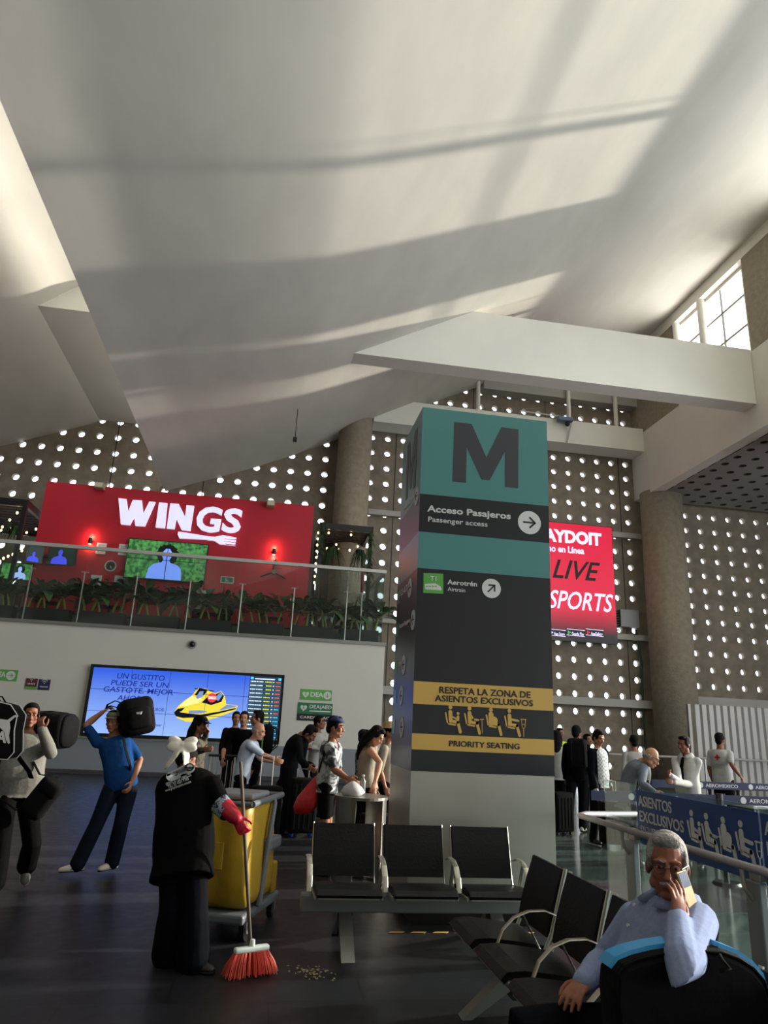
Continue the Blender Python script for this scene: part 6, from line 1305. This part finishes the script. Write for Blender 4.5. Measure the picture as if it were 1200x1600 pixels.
rb = MB().tube([(7.5, 24.6, 1.0), (13, 24.6, 1.0), (22, 24.6, 1.0)], .04, 8); rb.box((8, 24.57, 0), (8.06, 24.63, 1.0)).box((12, 24.57, 0), (12.06, 24.63, 1.0)).box((16, 24.57, 0), (16.06, 24.63, 1.0)).box((20, 24.57, 0), (20.06, 24.63, 1.0))
tag(rb.build('guard_rail', M_rail), 'pale horizontal guard rail before the corrugated partition', 'railing')

# camera on the beam, detector under the vault
p = PY(880, 658, 25.85); t = thing('security_camera', 'blue-grey camera on a bracket over the white beam behind the pillar', 'camera', (p.x, 25.7, p.z-.3)); MB().rbox((p.x-.35, 25.55, p.z-.1), (p.x+.35, 25.8, p.z+.1), .05, 3).build('housing', mat('camera_blue', '#5a6c86', .4), t); MB().ell((p.x+.1, 25.65, p.z-.2), (.1, .1, .12)).build('dome', M_black, t, smooth=True)
MB().tube([(p.x+.35, 25.7, p.z+.1), (p.x+.15, 25.85, p.z-.95)], .03, 8).build('strut', M_rail, t); MB().tube([(p.x-1.9, 25.8, p.z+.22), (p.x+.3, 25.7, p.z+.12)], .03, 8).build('arm', M_rail, t)
p = PY(461, 686, 22.0); zc = vault_z(p.x, 22.0); t = thing('ceiling_detector', 'small dark detector hanging under the vault above the restaurant', 'detector', (p.x, 22, p.z-.1)); MB().rbox((p.x-.07, 21.94, p.z-.1), (p.x+.07, 22.06, p.z+.06), .02, 2).build('housing', M_black, t); MB().cyl((p.x, 22, p.z+.05), (p.x, 22, zc), .012, 6).build('rod', M_black, t)

# ------------------------------------------------------------------ the seated person on the phone
Ys = 3.0
f = Fig('grey-haired person in blue shirt sitting and talking on a phone', 1.72, Ys, -80, 1.74, skin='ruddy', build=1.08, belly=.05, look=(-.5, -.84, -.06), lookup=V((.02, 0, 1)),
        J=dict(pel=V((1.62, 3.03, .52)), neck=PY(1056, 1408, 3.02), head=PY(1043, 1354, 2.98), shL=PY(1092, 1440, 2.86), shR=PY(993, 1437, 3.2), elL=PY(1068, 1524, 2.5), wrL=PY(1060, 1440, 2.74), elR=PY(945, 1500, 3.28), wrR=PY(912, 1535, 3.12),
               hipL=V((1.6, 2.93, .5)), hipR=V((1.6, 3.12, .5)), knL=V((1.16, 2.78, .53)), knR=V((1.14, 3.1, .54)), anL=V((1.2, 2.74, .09)), anR=V((1.17, 3.14, .09))))
wl = PY(1047, 1424, 2.8)
f.body(.0042, jaw=1.1, fingers={'L': dict(d=PY(1061, 1386, 2.77)-PY(1060, 1440, 2.74), n=(-.15, 1, 0), curls=(.3, .3, .36, .45), thumb=-1, s=.88), 'R': dict(d=PY(893, 1556, 3.02)-PY(915, 1533, 3.12), n=(-.1, .1, -1), curls=(.35, .4, .45, .5), thumb=-1)})
f.face(brow=M_grey, near=True); f.hair('short', M_grey, .004); f.shirt(C_stripe, .97, .022, .0, name='shirt', voxel=.006, collar=C_stripe, sl_e=.02); f.pants(C_navy, belt=S_black, voxel=.008, wide=.01).shoes(S_black, toes={'L': V((-1, -.2, 0)), 'R': V((-1, .1, 0))})
MB().tube([f.at((-.03, -.1, -.046)), f.at((-.015, -.113, -.044)), f.at((0, -.115, -.04)), f.at((.015, -.113, -.044)), f.at((.03, -.1, -.046))], [.005, .0085, .008, .0085, .005], 8, round_=True).build('moustache', M_grey, f.t, smooth=True)
glasses(f, mat('glasses_metal', '#5a5048', .3, .7))
for u in (.86, .7, .52): c_, a_, b_ = f.spine(u); MB().cyl(c_-b_*.19*f.k, c_-b_*.197*f.k, .007, 10).build('button', M_print, f.sh)
c = PY(1074, 1393, 2.85); d1 = (PY(1082, 1414, 2.845)-PY(1065, 1364, 2.865)).normalized(); n1 = V((.45, -.88, .15)); n1 = (n1-d1*n1.dot(d1)).normalized(); s1 = n1.cross(d1); Q = M4(((s1.x, n1.x, d1.x, c.x), (s1.y, n1.y, d1.y, c.y), (s1.z, n1.z, d1.z, c.z), (0, 0, 0, 1)))
t = thing('mobile_phone', 'gold-cased phone held to the ear of the grey-haired sitter', 'phone', c); MB().rbox((-.036, -.005, -.075), (.036, .005, .075), .004, 2, xf=Q).build('case', mat('gold_case', '#8d7a4c', .4, .3), t); MB().rbox((-.03, .004, -.07), (.03, .0065, -.015), .003, 2, xf=Q).build('camera_panel', mat('phone_blue', '#3b4a63', .2), t)
# bag on the seat in front
M_cy = mat('cyan_trim', '#2f8fc4', .5); YB = 2.6
ol = [PY(x, y, YB) for x, y in ((955, 1545), (957, 1515), (968, 1501), (990, 1492), (1020, 1485), (1055, 1480), (1090, 1479), (1125, 1481), (1152, 1491), (1175, 1506), (1192, 1526), (1200, 1552))]
bc = V((sum(p.x for p in ol)/12, YB+.06, .455)); t = thing('bag', 'large black bag with bright blue trim standing on the nearest seat', 'bag', bc)
pf = [(p.x-bc.x, p.z-bc.z) for p in ol]; pf = [(pf[0][0]+.015, 0)]+pf+[(pf[-1][0]-.015, 0)]
rings = [[bc+V((x*s_, dy, z*(1-(1-s_)*.9))) for x, z in pf] for dy, s_ in ((-.085, .93), (-.07, .985), (-.045, 1.), (.02, .985), (.06, .95), (.08, .85))]
MB().loft(rings).build('shell', M_bag, t)
a_ = pf[2:7]; b_ = pf[8:13]
for seg in (a_, b_):
    r4 = []; tr = MB()
    for x, z in seg: o_ = V((x, 0, z-.25)).normalized(); q_ = bc+V((x, 0, z)); r4.append([q_+V((0, -.05, 0))-o_*.004, q_+V((0, -.048, 0))+o_*.014, q_+V((0, .03, 0))+o_*.012, q_+V((0, .03, 0))-o_*.01])
    tr.loft(r4); tr.build('blue_trim', M_cy, t)
MB().tube([bc+V((x*.97, -.078, z*.98)) for x, z in pf[1:-1]], .005, 6).build('piping', M_webbing, t)
MB().tube([PY(1120, 1484, YB), PY(1128, 1500, YB-.05), PY(1140, 1513, YB-.06), PY(1125, 1516, YB-.06)], .008, 8, ry=.004).build('handle', M_webbing, t, smooth=True)
strap(t, [PY(1066, 1448, 2.71), PY(1090, 1434, 2.76), PY(1112, 1440, 2.8), PY(1121, 1460, 2.82), PY(1117, 1482, 2.7)], .022, M_webbing, 'shoulder_strap')
